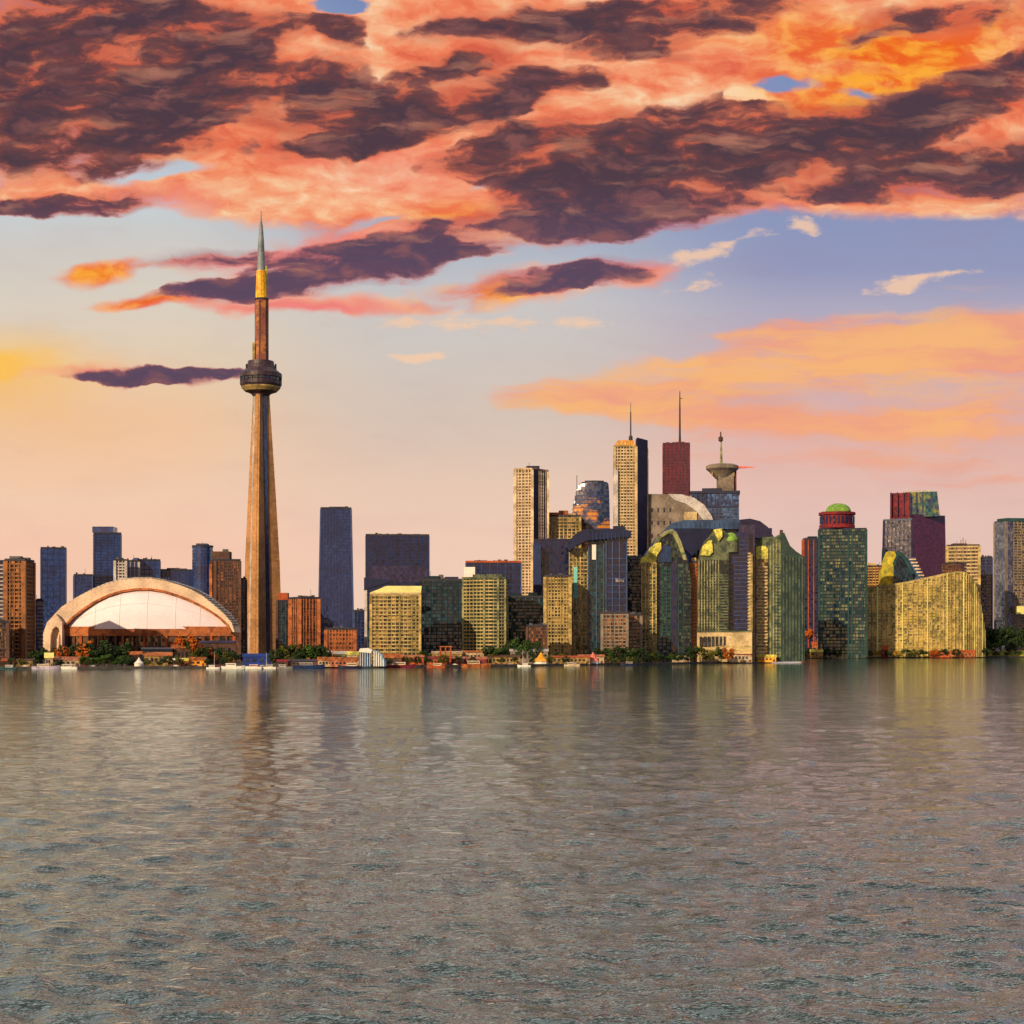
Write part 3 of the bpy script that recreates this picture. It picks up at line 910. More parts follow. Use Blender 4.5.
# golden tower with mast
t = tower('tall gold gridded tower with a rounded amber cap and rooftop mast', face2(614.5, 636, 647, 1960, 2, 26), 446, MT['g_gold'],
          S(MT['cream'], 3.8, 1.4, 0.5, MT['stone'], 3.8, 1.0, 0.8), rim=MT['gold'])
a = X(615.5, 1960)
b_ = X(635, 1960)
m = M()
ring = []
for k in range(7):
    th = k / 6 * math.pi / 2
    ins = 5.5 * (1 - math.cos(th))
    zz = t.z1 - 0.4 + 6.5 * math.sin(th)
    ring.append([(a + ins, 1963, zz), (b_ - ins * 0.4, 1963, zz), (b_ - ins * 0.4, 1985, zz), (a + ins, 1985, zz)])
m.loft(ring)
m.build('rounded_cap', mat('amber_cap', (198, 146, 66), tint=(216, 120, 40), scale=0.12), t, label='rounded amber cap')
for k in range(4):
    M().box(a + 4 + k * 4.4, 1962.6, t.z1, 0.8, 0.8, 4.6).build('cap_rib', MT['stone'], t)
r = t.foot
M().prism([(r[0][0] + 1.4, r[0][1] - 0.5), (r[1][0] + 1.0, r[1][1]), (r[1][0] - 2, r[1][1] + 10), (r[0][0] + 1.0, r[0][1] + 20)], GZ, Z(437.5, 1960)).build('side_wall', MT['purple'], t, label='side wall coloured dark violet for shade')  # dark violet stands in for shade on the right face
M().prism(face1(614.2, 618, 1957.5, 3), GZ, Z(470, 1960)).build('corner_strip', MT['pale_grey'], t, label='pale grey corner strip')
mm = M().cyl(X(631, 1970), 1975, [(2.6, t.z1 + 4), (2.4, t.z1 + 12), (0.9, t.z1 + 14), (0.7, t.z1 + 42), (0.35, t.z1 + 43), (0.25, t.z1 + 54)], 10)
ms = mm.build('mast', MT['dark_trim'], t)
sub(M().box(X(631, 1970), 1975, t.z1 + 46, 3.6, 0.5, 0.5).box(X(631, 1970), 1975, t.z1 + 50, 2.6, 0.5, 0.5), 'crossbar', MT['pale_grey'], ms, t)
# maroon tower with mast
ft = face1(663, 689.5, 2120, 28)
t = tower('plain maroon tower topped by a very tall thin mast', ft, 443.5, MT['g_maroon'],
          S(MT['purple'], 4.0, 0.4, 0.2, MT['maroon'], 5, 0.5, 0.3), roof=((4, 0, 10, 8, 2.5, MT['maroon']),), rim=MT['g_maroon'])
mm = M().cyl(X(680, 2130), 2132, [(1.6, t.z1), (1.3, t.z1 + 18), (1.0, t.z1 + 50), (0.5, t.z1 + 70)], 8)
ms = mm.build('mast', MT['dark_trim'], t)
sub(M().box(X(681, 2130), 2132, t.z1 + 60, 4.2, 0.5, 0.9), 'crossbar', MT['dark_trim'], ms, t)
# taupe hulk with curved shoulder
D = 1990
prof = [(643, 662), (645, 494), (660, 494), (676, 495), (688, 499), (697, 505), (704, 514), (709, 524), (712, 540), (712, 662)]
t = Thing('office_tower', 'taupe windowless block with a curved pale shoulder behind the centre group', 'office tower', (X(676, D), D + 15, GZ))
m = M()
n = len(prof)
m.v += [(X(a, D), D, max(GZ, Z(b, D))) for a, b in prof] + [(X(a, D), D + 30, max(GZ, Z(b, D))) for a, b in prof]
m.f.append(tuple(range(n))[::-1])
m.f.append(tuple(range(n, 2 * n)))
for i in range(n):
    j = (i + 1) % n
    m.f.append((i, j, n + j, n + i))
m.build('wall', MT['taupe'], t)
sh = [(668, 494), (682, 494.5), (694, 498), (704, 505), (711, 515), (716, 528), (709, 530), (703, 520), (696, 511), (686, 504), (674, 500)]
m = M()
n = len(sh)
m.v += [(X(a, D), D - 2.0, Z(b, D)) for a, b in sh] + [(X(a, D), D + 31, Z(b, D) + 0.5) for a, b in sh]
m.f.append(tuple(range(n))[::-1])
m.f.append(tuple(range(n, 2 * n)))
for i in range(n):
    j = (i + 1) % n
    m.f.append((i, j, n + j, n + i))
m.build('curved_shoulder', MT['pale_grey'], t)
M().prism(face1(684, 697, D - 1.5, 2), Z(560, D), Z(512, D)).build('infill_panel', MT['stone'], t, label='pale ochre infill panel')
for k in range(12):
    M().box(X(652, D) + (k % 4) * 7.5, D - 0.3, Z(512, D) - (k // 4) * 16, 1.6, 0.9, 5).build('vent_slot', MT['dark_trim'], t)
# blue two-tier glass block with the saucer structure and mast
t = tower('blue glass block in two tiers right of the maroon tower', face1(700, 738, 2000, 30), 507, MT['g_blue'],
          S(MT['steel_blue'], 4.2, 0.8, 0.35, MT['steel_blue'], 4.5, 0.7, 0.5), rim=MT['navy_roof'])
M().prism(face1(691, 739, 2004, 26), Z(506.0, 2000), Z(493, 2000)).build('upper_tier', MT['g_blue'], t)
M().prism(face1(690, 740, 2002, 30), Z(493, 2000), Z(490.6, 2000)).build('roof', MT['navy_roof'], t)
for i in range(11):
    M().box(X(692 + i * 4.6, 2004), 2003.4, Z(505.8, 2000), 0.8, 1.2, Z(493.2, 2000) - Z(505.8, 2000)).build('mullion', MT['navy_light'], t)
M().prism(face1(702, 722, 2008, 12), Z(490.7, 2000), Z(487.5, 2000)).build('rooftop_plant', MT['navy_roof'], t)
D = 2060
t = Thing('saucer_tower', 'ochre saucer topped tower with a thin mast and pink jib', 'tower', (X(724, D), D + 8, GZ))
cx = X(723, D)
M().box(X(726, D), D + 8, GZ, 20, 18, Z(472, D) - GZ).build('shaft', MT['taupe'], t)
M().cyl(cx, D + 8, [(9, Z(478, D)), (17, Z(471, D)), (21, Z(468.5, D)), (21, Z(465.5, D)), (17, Z(464, D))], 20).build('saucer', MT['taupe'], t)
M().box(X(735, D), D + 6, GZ, 4.5, 8, Z(466, D) - GZ).build('corner_pier', MT['maroon'], t)
ms = M().cyl(X(722, D), D + 8, [(1.9, Z(464.2, D)), (1.2, Z(448, D)), (0.9, Z(441, D))], 8).build('mast', MT['pale_green'], t)
sub(M().cyl(X(721.5, D), D + 8, [(1.2, Z(441, D)), (3.0, Z(440, D)), (3.0, Z(436.5, D)), (1.0, Z(435.5, D)), (0.8, Z(431, D))], 10), 'mast_cabin', MT['brown_dark'], ms, t)
m = M().tube((X(734, D), D + 4, Z(467, D)), (X(754, D), D - 4, Z(467.5, D)), (2.4, 0.8), 4)
m.build('jib', mat('pink_red', (226, 110, 100)), t)
for k in range(6):
    M().box(X(712 + k * 4.4, D), D - 1.2 + 0.1 * k, Z(474, D) - 3, 0.8, 1.0, 6).build('strut', MT['gold2'], t)

# ------------------------------------------------------------------ middle front group
t = tower('narrow golden grid block below the ink blue block', face1(545, 570, 1680, 24), 576, MT['g_gold'],
          S(MT['gold2'], 3.65, 1.1, 0.6, MT['gold'], 3.4, 1.0, 0.8), name='apartment_block', cat='apartment block')
# dark glass complex with slanted roof
D = 1720
t = Thing('glass_complex', 'dark glass complex under an overhanging slanted navy roof with white lettering', 'office complex', (X(597, D), D + 15, GZ))
M().prism(face1(568.5, 588, D, 26), GZ, Z(548, D)).build('gold_wing', MT['g_gold'], t)
for k in range(6):
    M().prism(face1(569 + k * 3.6, 570 + k * 3.6, D - 0.8, 2), GZ, Z(548, D) - 0.4 * k).build('pier', MT['gold2'] if k % 2 else MT['pale_green'], t)
for k in range(27):
    M().prism(face1(568.8, 587.6, D - 0.4, 2), GZ + 5 + k * 4.1, GZ + 6.1 + k * 4.1).build('floor_band', MT['gold'], t)
M().prism(face1(574, 577.5, D - 1.4, 2), Z(598, D), Z(567, D)).build('glazed_slot', mat('pale_teal', (110, 190, 180)), t, label='bright turquoise glazed slot')
M().prism(face1(587.6, 606, D - 6, 30), GZ, Z(541, D)).build('teal_wing', MT['g_teal'], t)
M().prism(face1(605, 627.5, D - 10, 34), GZ, Z(539, D)).build('navy_wing', MT['g_ink'], t)
for k, px in enumerate((588.4, 596, 603.2, 605.6, 612, 619, 626.2)):
    M().prism(face1(px, px + 0.9, D - 11.5 if k > 2 else D - 7.5, 2), GZ + 0.5, Z(542, D)).build('mullion', MT['steel_blue'], t)
for k in range(16):
    M().prism(face1(588, 605, D - 6.9, 2), GZ + 8 + k * 7, GZ + 8.7 + k * 7).build('sill_band', MT['teal'], t)
for k in range(15):
    M().prism(face1(606, 627, D - 10.9, 2), GZ + 10 + k * 7.2, GZ + 10.7 + k * 7.2).build('sill_band', MT['navy_light'], t)
M().prism(face1(592, 596, D - 8, 2.4), Z(560, D), Z(545, D)).build('white_panel', MT['white'], t, label='small white panel')  # matte white panel set before the teal glass
# roof: slanting left part, flat right part
m = M()
rp = [(566, 548), (567, 543), (577, 533), (586, 530.5), (621, 529.5), (630, 532), (630, 538), (588, 541), (576, 546), (569, 552)]
n = len(rp)
m.v += [(X(a, D), D - 16, Z(b, D)) for a, b in rp] + [(X(a, D), D + 26, Z(b, D) + 0.6) for a, b in rp]
m.f.append(tuple(range(n))[::-1])
m.f.append(tuple(range(n, 2 * n)))
for i in range(n):
    j = (i + 1) % n
    m.f.append((i, j, n + j, n + i))
m.build('slanted_roof', MT['navy_roof'], t)
for k in range(11):
    M().box(X(589 + k * 3.8, D - 16), D - 16.3, Z(540.4, D - 16), 0.5, 0.6, 9.2).build('roof_seam', MT['navy_light'], t)
M().prism(face1(613, 625, D + 5, 10), Z(530, D), Z(525.5, D)).build('rooftop_plant', MT['navy_roof'], t)
fc = bpy.data.curves.new('lettering', 'FONT')
fc.body = 'Biro'
fc.size = 5.4
fc.extrude = 0.25
fc.align_x = 'CENTER'
fo = bpy.data.objects.new('tmp', fc)
COL.objects.link(fo)
bpy.context.view_layer.update()
dg = bpy.context.evaluated_depsgraph_get()
me = bpy.data.meshes.new_from_object(fo.evaluated_get(dg))
bpy.data.objects.remove(fo)
me.materials.clear()
me.materials.append(MT['pale_grey'])
lo = bpy.data.objects.new('lettering', me)
COL.objects.link(lo)
lo.parent = t.o
lo.location = (X(619, D) - t.loc.x, D - 12.4 - t.loc.y, Z(582.5, D) - t.loc.z)
lo.rotation_euler = (math.radians(90), 0, 0)
t = tower('brown glazed podium block in front of the dark glass complex', face1(602, 627, 1660, 22), 613, MT['g_brown'],
          S(MT['taupe'], 3.8, 1.2, 0.5, MT['taupe'], 4.5, 0.9, 0.7), name='office_block', cat='office block')
t = tower('slim teal block between the dark glass complex and the arched green block', face1(627, 642, 1790, 24), 557, MT['g_teal'],
          S(MT['teal_dark'], 3.8, 0.8, 0.35, MT['steel_blue'], 5, 0.7, 0.5), rim=MT['steel_blue'])
t = tower('small brown podium left of the arched green block', face1(628, 641, 1690, 20), 615, MT['g_brown'],
          S(MT['brown_dark'], 3.8, 1.2, 0.5, MT['taupe'], 4, 0.9, 0.7), name='office_block', cat='office block')


def extr(pts, D0, D1, dz=0.0):
    m = M()
    n = len(pts)
    m.v += [(X(a, D0), D0, max(GZ, Z(b, D0))) for a, b in pts] + [(X(a, D0), D1, max(GZ, Z(b, D0)) + dz) for a, b in pts]
    m.f.append(tuple(range(n))[::-1])
    m.f.append(tuple(range(n, 2 * n)))
    for i in range(n):
        j = (i + 1) % n
        m.f.append((i, j, n + j, n + i))
    return m


# large arched hall roof behind the green blocks
D = 1930
t = Thing('arched_hall', 'large hall with a long curved slate roof behind the green apartment blocks', 'hall', (X(712, D), D + 30, GZ))
extr([(646, 662), (646, 560), (660, 538), (676, 528), (772, 528), (772, 662)], D, D + 50).build('wall', MT['g_ink'], t)
extr([(642, 561), (650, 548), (660, 535), (672, 523), (684, 520), (740, 519.5), (752, 521), (740, 529), (676, 529), (664, 541), (653, 556), (646, 566)], D - 8, D + 54).build('curved_roof', MT['steel_blue'], t)
extr([(738, 534), (741, 519.5), (750, 518.5), (760, 521), (768, 527), (774, 537), (766, 539), (752, 537)], D - 12, D + 40).build('rounded_roof', MT['purple'], t)
extr([(674, 528.3), (712, 528.5), (700, 548), (692, 556), (684, 548)], D - 10, D - 2).build('dark_gable', MT['navy_roof'], t)

for k in range(15):
    M().box(X(676 + k * 4.8, D - 8), D - 8.2, Z(528.8, D - 8), 0.8, 0.9, 7.5).build('roof_rib', MT['navy_light'], t)
# arched green block (C)
D = 1760
t = Thing('apartment_tower', 'green apartment tower with an arched gable and stepped lemon roofs', 'apartment tower', (X(667, D), D + 15, GZ))
extr([(656, 662), (656, 548), (660, 538), (666, 532), (672, 530.5), (678, 534), (683, 545), (688, 560), (691, 580), (691, 662)], D, D + 28).build('glass_wall', MT['g_green'], t)
M().prism(face1(641, 657, D - 6, 26), GZ, Z(563, D)).build('gold_wing', MT['g_gold'], t)
for k in range(27):
    M().prism(face1(641, 656.8, D - 6.6, 2), GZ + 4 + k * 3.7, GZ + 5.3 + k * 3.7).build('floor_band', MT['pale_green'], t)
for k in range(5):
    M().prism(face1(641.2 + k * 3.6, 642.2 + k * 3.6, D - 7.1, 2), GZ, Z(563, D)).build('pier', MT['gold2'], t)
extr([(641.5, 563), (642.5, 557), (648, 553.5), (651, 547), (657, 543), (661, 542.5), (661.5, 549), (657, 555), (656, 563)], D - 5, D + 16).build('stepped_roof', MT['yellow'], t, label='stepped lemon roof')
extr([(654, 545), (658, 537), (664, 531.5), (671, 529), (676, 531), (681, 541), (687, 560), (683.5, 560), (678, 545), (673, 534.5), (668, 533.5), (661, 538), (657, 546)], D - 3, D + 14).build('arch_rim', MT['pale_green'], t)
for k, px in enumerate((657.5, 662, 666, 670.5, 678, 683)):
    M().prism(face1(px, px + 0.8, D - 1.0, 2), GZ, Z(566, D)).build('pier', MT['teal'], t)
M().prism(face1(671.5, 677.5, D - 0.7, 2), Z(652, D), Z(562, D)).build('dark_slot', MT['g_ink'], t, label='tall dark glass slot')
for k in range(25):
    M().prism(face1(657, 671, D - 0.6, 2), GZ + 5 + k * 4, GZ + 6.1 + k * 4).build('floor_band', MT['teal'], t)
for k in range(24):
    M().prism(face1(678, 690.6, D - 0.6, 2), GZ + 5 + k * 4, GZ + 5.9 + k * 4).build('floor_band', MT['teal_dark'], t)
extr([(656.5, 562), (658, 550), (664, 545), (671, 547), (672, 562)], D - 2, D + 4).build('gable_glazing', MT['g_navy'], t)
for k in range(5):
    M().prism(face1(658.5 + k * 2.9, 659 + k * 2.9, D - 2.8, 2), Z(562, D), Z(549, D)).build('mullion', MT['teal'], t)
t = tower('thin rusty brown tower squeezed between two green blocks', face1(690.5, 698.5, 1775, 20), 562, MT['g_brown'],
          S(MT['rust'], 3.8, 1.4, 0.5, MT['orange'], 3.2, 0.9, 0.8), name='apartment_tower', cat='apartment tower', roof=((-1, 0, 5, 6, 4, MT['gold']),))

# stone gridded block with dark recess (D)
D = 1770
t = Thing('apartment_tower', 'grey green tower with a dark recessed front and green domed turret', 'apartment tower', (X(723, D), D + 18, GZ))
M().prism(face1(697.5, 729, D, 30), GZ, Z(560, D)).build('stone_wall', MT['g_green'], t)
M().prism(face1(727, 750, D + 8, 24), GZ, Z(532, D)).build('recessed_wall', MT['g_ink'], t)
extr([(700, 561), (702, 550), (706, 541), (712, 534), (716, 529), (722, 529), (729, 535), (729, 561)], D + 2, D + 24).build('upper_storey', MT['green_stone'], t)
extr([(701, 555), (703, 546), (708, 541), (712, 540), (713, 552), (709, 556)], D - 1, D + 8).build('yellow_panel', MT['yellow'], t, label='lemon roof panel on the left')
extr([(714, 529.5), (722, 528.5), (722.5, 536), (719, 541), (716, 536)], D - 1.2, D + 8).build('yellow_panel', MT['yellow'], t, label='small lemon roof panel at the top')
m = M()
rings = []
for k in range(7):
    th = k / 6 * math.pi / 2
    r = 8.2 * math.cos(th) + 0.02
    rings.append([(X(732, D) + r * math.cos(a / 16 * 2 * math.pi), D + 8 + r * math.sin(a / 16 * 2 * math.pi), Z(541, D) + 10 * math.sin(th)) for a in range(16)])
m.loft(rings)
dm_ = m.build('dome', MT['lime'], t, smooth=True)
M().cyl(X(732, D), D + 8, [(8.0, Z(552, D)), (8.0, Z(540.5, D))], 16).build('turret', MT['green_stone'], t)
for k in range(26):
    M().prism(face1(698, 728, D - 0.5, 2), GZ + 18 + k * 3.1, GZ + 19.2 + k * 3.1).build('floor_band', MT['green_stone'], t)
for k in range(11):
    M().prism(face1(698.5 + k * 2.8, 699.4 + k * 2.8, D - 0.9, 2), Z(632, D), Z(560.5, D)).build('pier', MT['pale_green'], t)
M().prism(face1(697, 752, D - 6, 20), GZ, Z(632, D)).build('base_podium', MT['stone'], t)
for k in range(4):
    M().prism(face1(698, 751, D - 6.6, 2), GZ + 4 + k * 4.2, GZ + 5.4 + k * 4.2).build('podium_band', MT['gold2'], t)
for k in range(13):
    M().prism(face1(699.5 + k * 4, 702 + k * 4, D - 6.3, 2), Z(646, D), Z(636.5, D)).build('window', MT['glassdark'], t)
M().prism(face1(696.6, 752.4, D - 7.2, 21), Z(632, D), Z(631, D)).build('podium_cornice', MT['green_stone'], t)
for k in range(22):
    M().prism(face1(729, 748, D + 7.5, 2), Z(628, D) + k * 4.6, Z(628, D) + k * 4.6 + 0.7).build('recess_band', MT['navy_light'], t)
M().prism(face1(739, 755, D + 14, 16), GZ, Z(524, D)).build('violet_shaft', MT['g_purple'], t)
M().prism(face1(748.5, 752.5, D - 1, 12), GZ, Z(554, D)).build('balcony_stack', MT['gold2'], t)
for k in range(25):
    M().prism(face1(747.6, 751, D - 2.0, 3), Z(630, D) + k * 3.5, Z(630, D) + k * 3.5 + 1.5).build('balcony', MT['stone'], t)

# E: rounded green block with golden balconies, sloping roof on the shaded side
D = 1800
t = Thing('apartment_tower', 'green apartment tower with golden balcony stack and sloping roof at the shore bend', 'apartment tower', (X(778, D), D + 18, GZ))
extr([(754, 662), (754, 541), (762, 537), (780, 536.5), (781, 662)], D, D + 22).build('glass_wall', MT['green_stone'], t)
pp = [(780.5, 662), (780.5, 534), (784, 532), (790, 545), (796, 550), (804.5, 555), (804.5, 662)]
m = M()
n = len(pp)
m.v += [(X(a, D + (a - 780) * 1.6), D - 1 + (a - 780) * 1.6, max(GZ, Z(b, D))) for a, b in pp]
m.v += [(X(a, D + (a - 780) * 1.6), D + 30 + (a - 780) * 0.6, max(GZ, Z(b, D))) for a, b in pp]
m.f.append(tuple(range(n))[::-1])
m.f.append(tuple(range(n, 2 * n)))
for i in range(n):
    j = (i + 1) % n
    m.f.append((i, j, n + j, n + i))
m.build('shaded_wing', mat('moss_wall', (98, 116, 92), tint=(76, 98, 84)), t)
extr([(756, 559), (756, 548), (758, 546), (765, 546), (768, 549), (768, 559)], D - 1.5, D + 3).build('lemon_bay', MT['yellow'], t, label='lemon top bay')
M().prism(face1(756, 768, D - 1.0, 4), GZ, Z(559, D)).build('balcony_bay', MT['g_gold'], t)
for k in range(28):
    M().prism(face1(756.5, 767.5, D - 2.2, 3), GZ + 3 + k * 3.8, GZ + 4.6 + k * 3.8).build('balcony', MT['stone'], t)
for k, px in enumerate((770, 773, 776, 779.6)):
    M().prism(face1(px, px + 0.9, D - 0.7, 2), GZ, Z(540, D)).build('pier', MT['pale_green'], t)
for k in range(27):
    M().prism(face1(769.5, 780, D - 0.4, 2), GZ + 4 + k * 3.9, GZ + 5 + k * 3.9).build('floor_band', MT['teal'], t)
for k in range(7):
    a = 783.5 + k * 3.1
    dd = (a - 780) * 1.6
    M().prism(face1(a, a + 0.6, D - 1.6 + dd, 3), GZ, Z(556, D)).build('pier', MT['green_stone'], t)
M().prism(face1(779.6, 783, D + 6, 8), Z(540, D), Z(529.5, D)).build('rooftop_plant', MT['brown_dark'], t)
M().prism(face1(752.8, 754.4, D - 2.4, 10), GZ, Z(556, D)).build('edge_strip', MT['cream'], t)

# ------------------------------------------------------------------ right group
t = tower('narrow dark red edged tower behind the green domed tower', face1(803, 819, 2650, 30), 539, MT['g_ink'],
          S(MT['purple'], 5.2, 1.0, 0.4, MT['rust'], 8, 1.4, 0.8), roof=((2, 0, 14, 14, 4, MT['teal_dark']),))
# F domed tower
D = 2620
ft = face1(819, 866, D, 44)
t = tower('blue green tower crowned by a red gallery and lime green dome', ft, 529, glass('g_speck', (20, 44, 62), (120, 122, 84), cell=(5, 5, 5.4), frac=0.74, patch=(46, 66, 60), pscale=0.02),
          S(MT['teal_dark'], 5.4, 1.5, 0.6, MT['teal'], 6, 1.0, 0.9), name='apartment_tower', cat='apartment tower', D=D, rim=MT['navy_roof'])
M().prism(face1(846, 866.6, D - 3, 40), GZ, Z(530, D)).build('blue_wing', MT['g_blue'], t)
for k in range(37):
    M().prism(face1(846, 866.6, D - 3.9, 3), GZ + 6 + k * 5.2, GZ + 7.6 + k * 5.2).build('wing_band', MT['steel_blue'], t)
for k in range(5):
    M().prism(face1(848 + k * 4.2, 849 + k * 4.2, D - 4.6, 3), GZ, Z(531, D)).build('pier', MT['teal'], t)
cx, cy = X(840, D), D + 24
cr_ = M().cyl(cx, cy, [(29, Z(527.5, D)), (29, Z(524, D)), (27, Z(523.5, D)), (27, Z(514.5, D)), (30, Z(514, D)), (30, Z(511.5, D))], 24).build('red_gallery', MT['red'], t)
for k in range(14):
    a = -math.pi * k / 13
    M().box(cx + 27.4 * math.cos(a), cy + 27.4 * math.sin(a), Z(523, D), 2.6, 2.6, Z(515.5, D) - Z(523, D), a).build('gallery_window', MT['g_ink'], t)
M().prism(face1(822, 829, D + 10, 20), Z(530, D), Z(511, D)).build('side_turret', MT['purple'], t)
rings = []
for k in range(7):
    th = k / 6 * math.pi / 2
    r = 21 * math.cos(th) ** 0.8 + 0.03
    rings.append([(cx + 2 + r * math.cos(a / 20 * 2 * math.pi), cy + r * math.sin(a / 20 * 2 * math.pi), Z(511.6, D) + 15.5 * math.sin(th)) for a in range(20)])
M().loft(rings).build('dome', MT['lime'], t, smooth=True)

# G stepped maroon tower
D = 3050
fa = face2(881, 913, 946, D, 20, 40)
fb = face2(884, 912, 944, D + 4, 20, 36)
t = tower('stepped slate and maroon tower with a coloured glass crown on the right', fa, 519, MT['g_slate'],
          S(MT['steel_blue'], 7, 1.0, 0.4, MT['purple'], 9, 1.2, 0.7), foot2=fb, rim=MT['steel_blue'])
r = t.foot
M().prism([(r[0][0] + 0.5, r[0][1] - 2.6), (fa[1][0] + 3, fa[1][1] - 2), (fa[1][0], fa[1][1] + 6), (r[0][0] + 2, r[0][1] + 8)], GZ, Z(514, D),
          [(fb[0][0] + 0.5, fb[0][1] - 2.6), (fb[1][0] + 1.5, fb[1][1] - 2), (fb[1][0], fb[1][1] + 6), (fb[0][0] + 2, fb[0][1] + 8)]).build('maroon_face', MT['g_maroon'], t)
M().prism(face1(890, 909, D + 18, 50), Z(522, D), Z(492, D)).build('red_crown', MT['maroon'], t)
M().prism(face1(909, 940, D + 14, 54), Z(516, D), Z(491, D), face1(909, 937, D + 14, 54)).build('coloured_crown', glass('crown_glass', (20, 48, 88), (36, 92, 84), cell=(4, 4, 6), frac=0.6, patch=(130, 130, 66), pscale=0.05), t)
for k in range(8):
    M().prism(face1(890.6 + k * 6.3, 891.6 + k * 6.3, D + 12.5, 4), Z(515, D), Z(491.5, D)).build('crown_mullion', MT['navy_trim'], t)
M().prism(face1(905, 934, D + 20, 30), Z(491, D), Z(489.2, D)).build('roof', MT['pale_grey'], t)
M().prism(face1(877, 886, D + 10, 30), GZ, Z(548, D), face1(882, 886, D + 10, 30)).build('flared_foot', MT['teal_dark'], t)
# peaked things
D = 2880
t = Thing('peaked_building', 'green and gold glass building with a pointed roof behind the curved golden block', 'building', (X(897, D), D + 20, GZ))
extr([(880, 662), (881, 573), (887, 558), (890, 551), (895, 552), (898, 560), (900, 590), (900, 662)], D, D + 30).build('gold_wing', mat('mustard', (190, 170, 50), tint=(110, 130, 60), scale=0.08), t)
extr([(894, 662), (894, 560), (899, 552), (905, 556), (913, 572), (914, 662)], D - 4, D + 24).build('green_wing', MT['g_teal'], t)
extr([(893.5, 563), (899, 550.5), (905, 555), (914, 573), (912, 575), (904, 560), (899, 555), (895, 566)], D - 7, D + 26).build('roof_rim', MT['teal'], t)
extr([(911, 662), (907, 558), (915, 557), (925, 579), (926, 662)], D + 4, D + 24).build('striped_wing', MT['steel_blue'], t)
for k in range(7):
    M().prism(face1(909 + k * 1.9, 916 + k * 1.6, D + 2, 4), Z(560 + k * 3.2, D), Z(558.6 + k * 3.2, D)).build('stripe', MT['cream'], t)
t = tower('small ochre block left of the pointed green building', face1(866, 882, 2900, 30), 566, MT['g_brown'],
          S(MT['gold'], 5, 1.8, 0.6, MT['brown'], 6, 1.4, 0.9), name='apartment_block', cat='apartment block', roof=((-4, 0, 12, 10, 5, MT['gold']),))
# H curved golden condo
D = 2740
t = Thing('apartment_block', 'long curved golden apartment block rising towards its right end', 'apartment block', (X(915, D), D + 30, GZ))
tops = [(848, 589), (856, 588), (870, 587), (884, 585.5), (898, 583.5), (912, 581), (926, 578), (938, 575.5), (948, 573), (958, 571.5), (966, 572.5), (972, 577), (977, 588), (981, 606), (985, 630)]
dep = [0, -3, -6, -8, -10, -10, -9, -6, -2, 4, 12, 22, 34, 46, 60]
m = M()
n = len(tops)
cur = [(X(a, D + d), D + d) for (a, b), d in zip(tops, dep)]
zt = [Z(b, D + d) for (a, b), d in zip(tops, dep)]
for (x, y), z in zip(cur, zt):
    m.v += [(x, y, GZ), (x, y, z), (x * 1.0, y + 24 + 6, z), (x, y + 30, GZ)]
for i in range(n - 1):
    for k in range(3):
        a = i * 4 + k
        m.f.append((a, a + 4, a + 5, a + 1))
m.f += [(0, 1, 2, 3), ((n - 1) * 4 + 3, (n - 1) * 4 + 2, (n - 1) * 4 + 1, (n - 1) * 4)]
m.build('glass_wall', glass('g_goldwall', (90, 78, 40), (190, 168, 84), cell=(4, 4, 5), frac=0.5, patch=(200, 166, 66), rough=0.4, wob=0.05), t)


def ribbon(z0, z1, out, i0, i1, y0=0.4):
    m = M()
    pts = cur[i0:i1 + 1]
    N_ = len(pts)
    for j, (x, y) in enumerate(pts):
        a = Vector(pts[max(0, j - 1)])
        b = Vector(pts[min(N_ - 1, j + 1)])
        e = (b - a).normalized()
        nr = Vector((e.y, -e.x))
        m.v += [(x + nr.x * out, y + nr.y * out, z0), (x + nr.x * out, y + nr.y * out, z1), (x - nr.x * y0, y - nr.y * y0, z1), (x - nr.x * y0, y - nr.y * y0, z0)]
    for j in range(N_ - 1):
        for k in range(4):
            a = j * 4 + k
            b = j * 4 + (k + 1) % 4
            m.f.append((a, a + 4, b + 4, b))
    m.f += [(0, 1, 2, 3), tuple((N_ - 1) * 4 + k for k in (3, 2, 1, 0))]
    return m


for k in range(28):
    z = GZ + 5 + k * 4.9
    ids = [i for i in range(n) if zt[i] > z + 2.0]
    if len(ids) < 2:
        break
    ribbon(z, z + 1.7, 0.9, ids[0], ids[-1]).build('floor_band', MT['gold2'], t)
rnd = random.Random(5)
for k in range(40):
    u = k / 39 * (n - 1.001)
    i = int(u)
    f = u - i
    x = cur[i][0] * (1 - f) + cur[i + 1][0] * f
    y = cur[i][1] * (1 - f) + cur[i + 1][1] * f
    z = zt[i] * (1 - f) + zt[i + 1] * f
    M().box(x, y - 0.6, GZ, rnd.choice((1.2, 1.5, 2.2)), 2.8, z - GZ - 0.5).build('pier', MT['yellow_roof'] if k % 5 == 2 else MT['gold2'], t)
m = M()
for (x, y), z in zip(cur, zt):
    m.v += [(x, y - 1.6, z - 3.5), (x, y - 1.6, z + 0.8), (x, y + 31, z + 0.8), (x, y + 31, z - 3.5)]
for i in range(n - 1):
    for k in range(4):
        a = i * 4 + k
        b = i * 4 + (k + 1) % 4
        m.f.append((a, a + 4, b + 4, b))
m.f += [(0, 1, 2, 3), ((n - 1) * 4 + 3, (n - 1) * 4 + 2, (n - 1) * 4 + 1, (n - 1) * 4)]
m.build('roof', MT['gold2'], t)
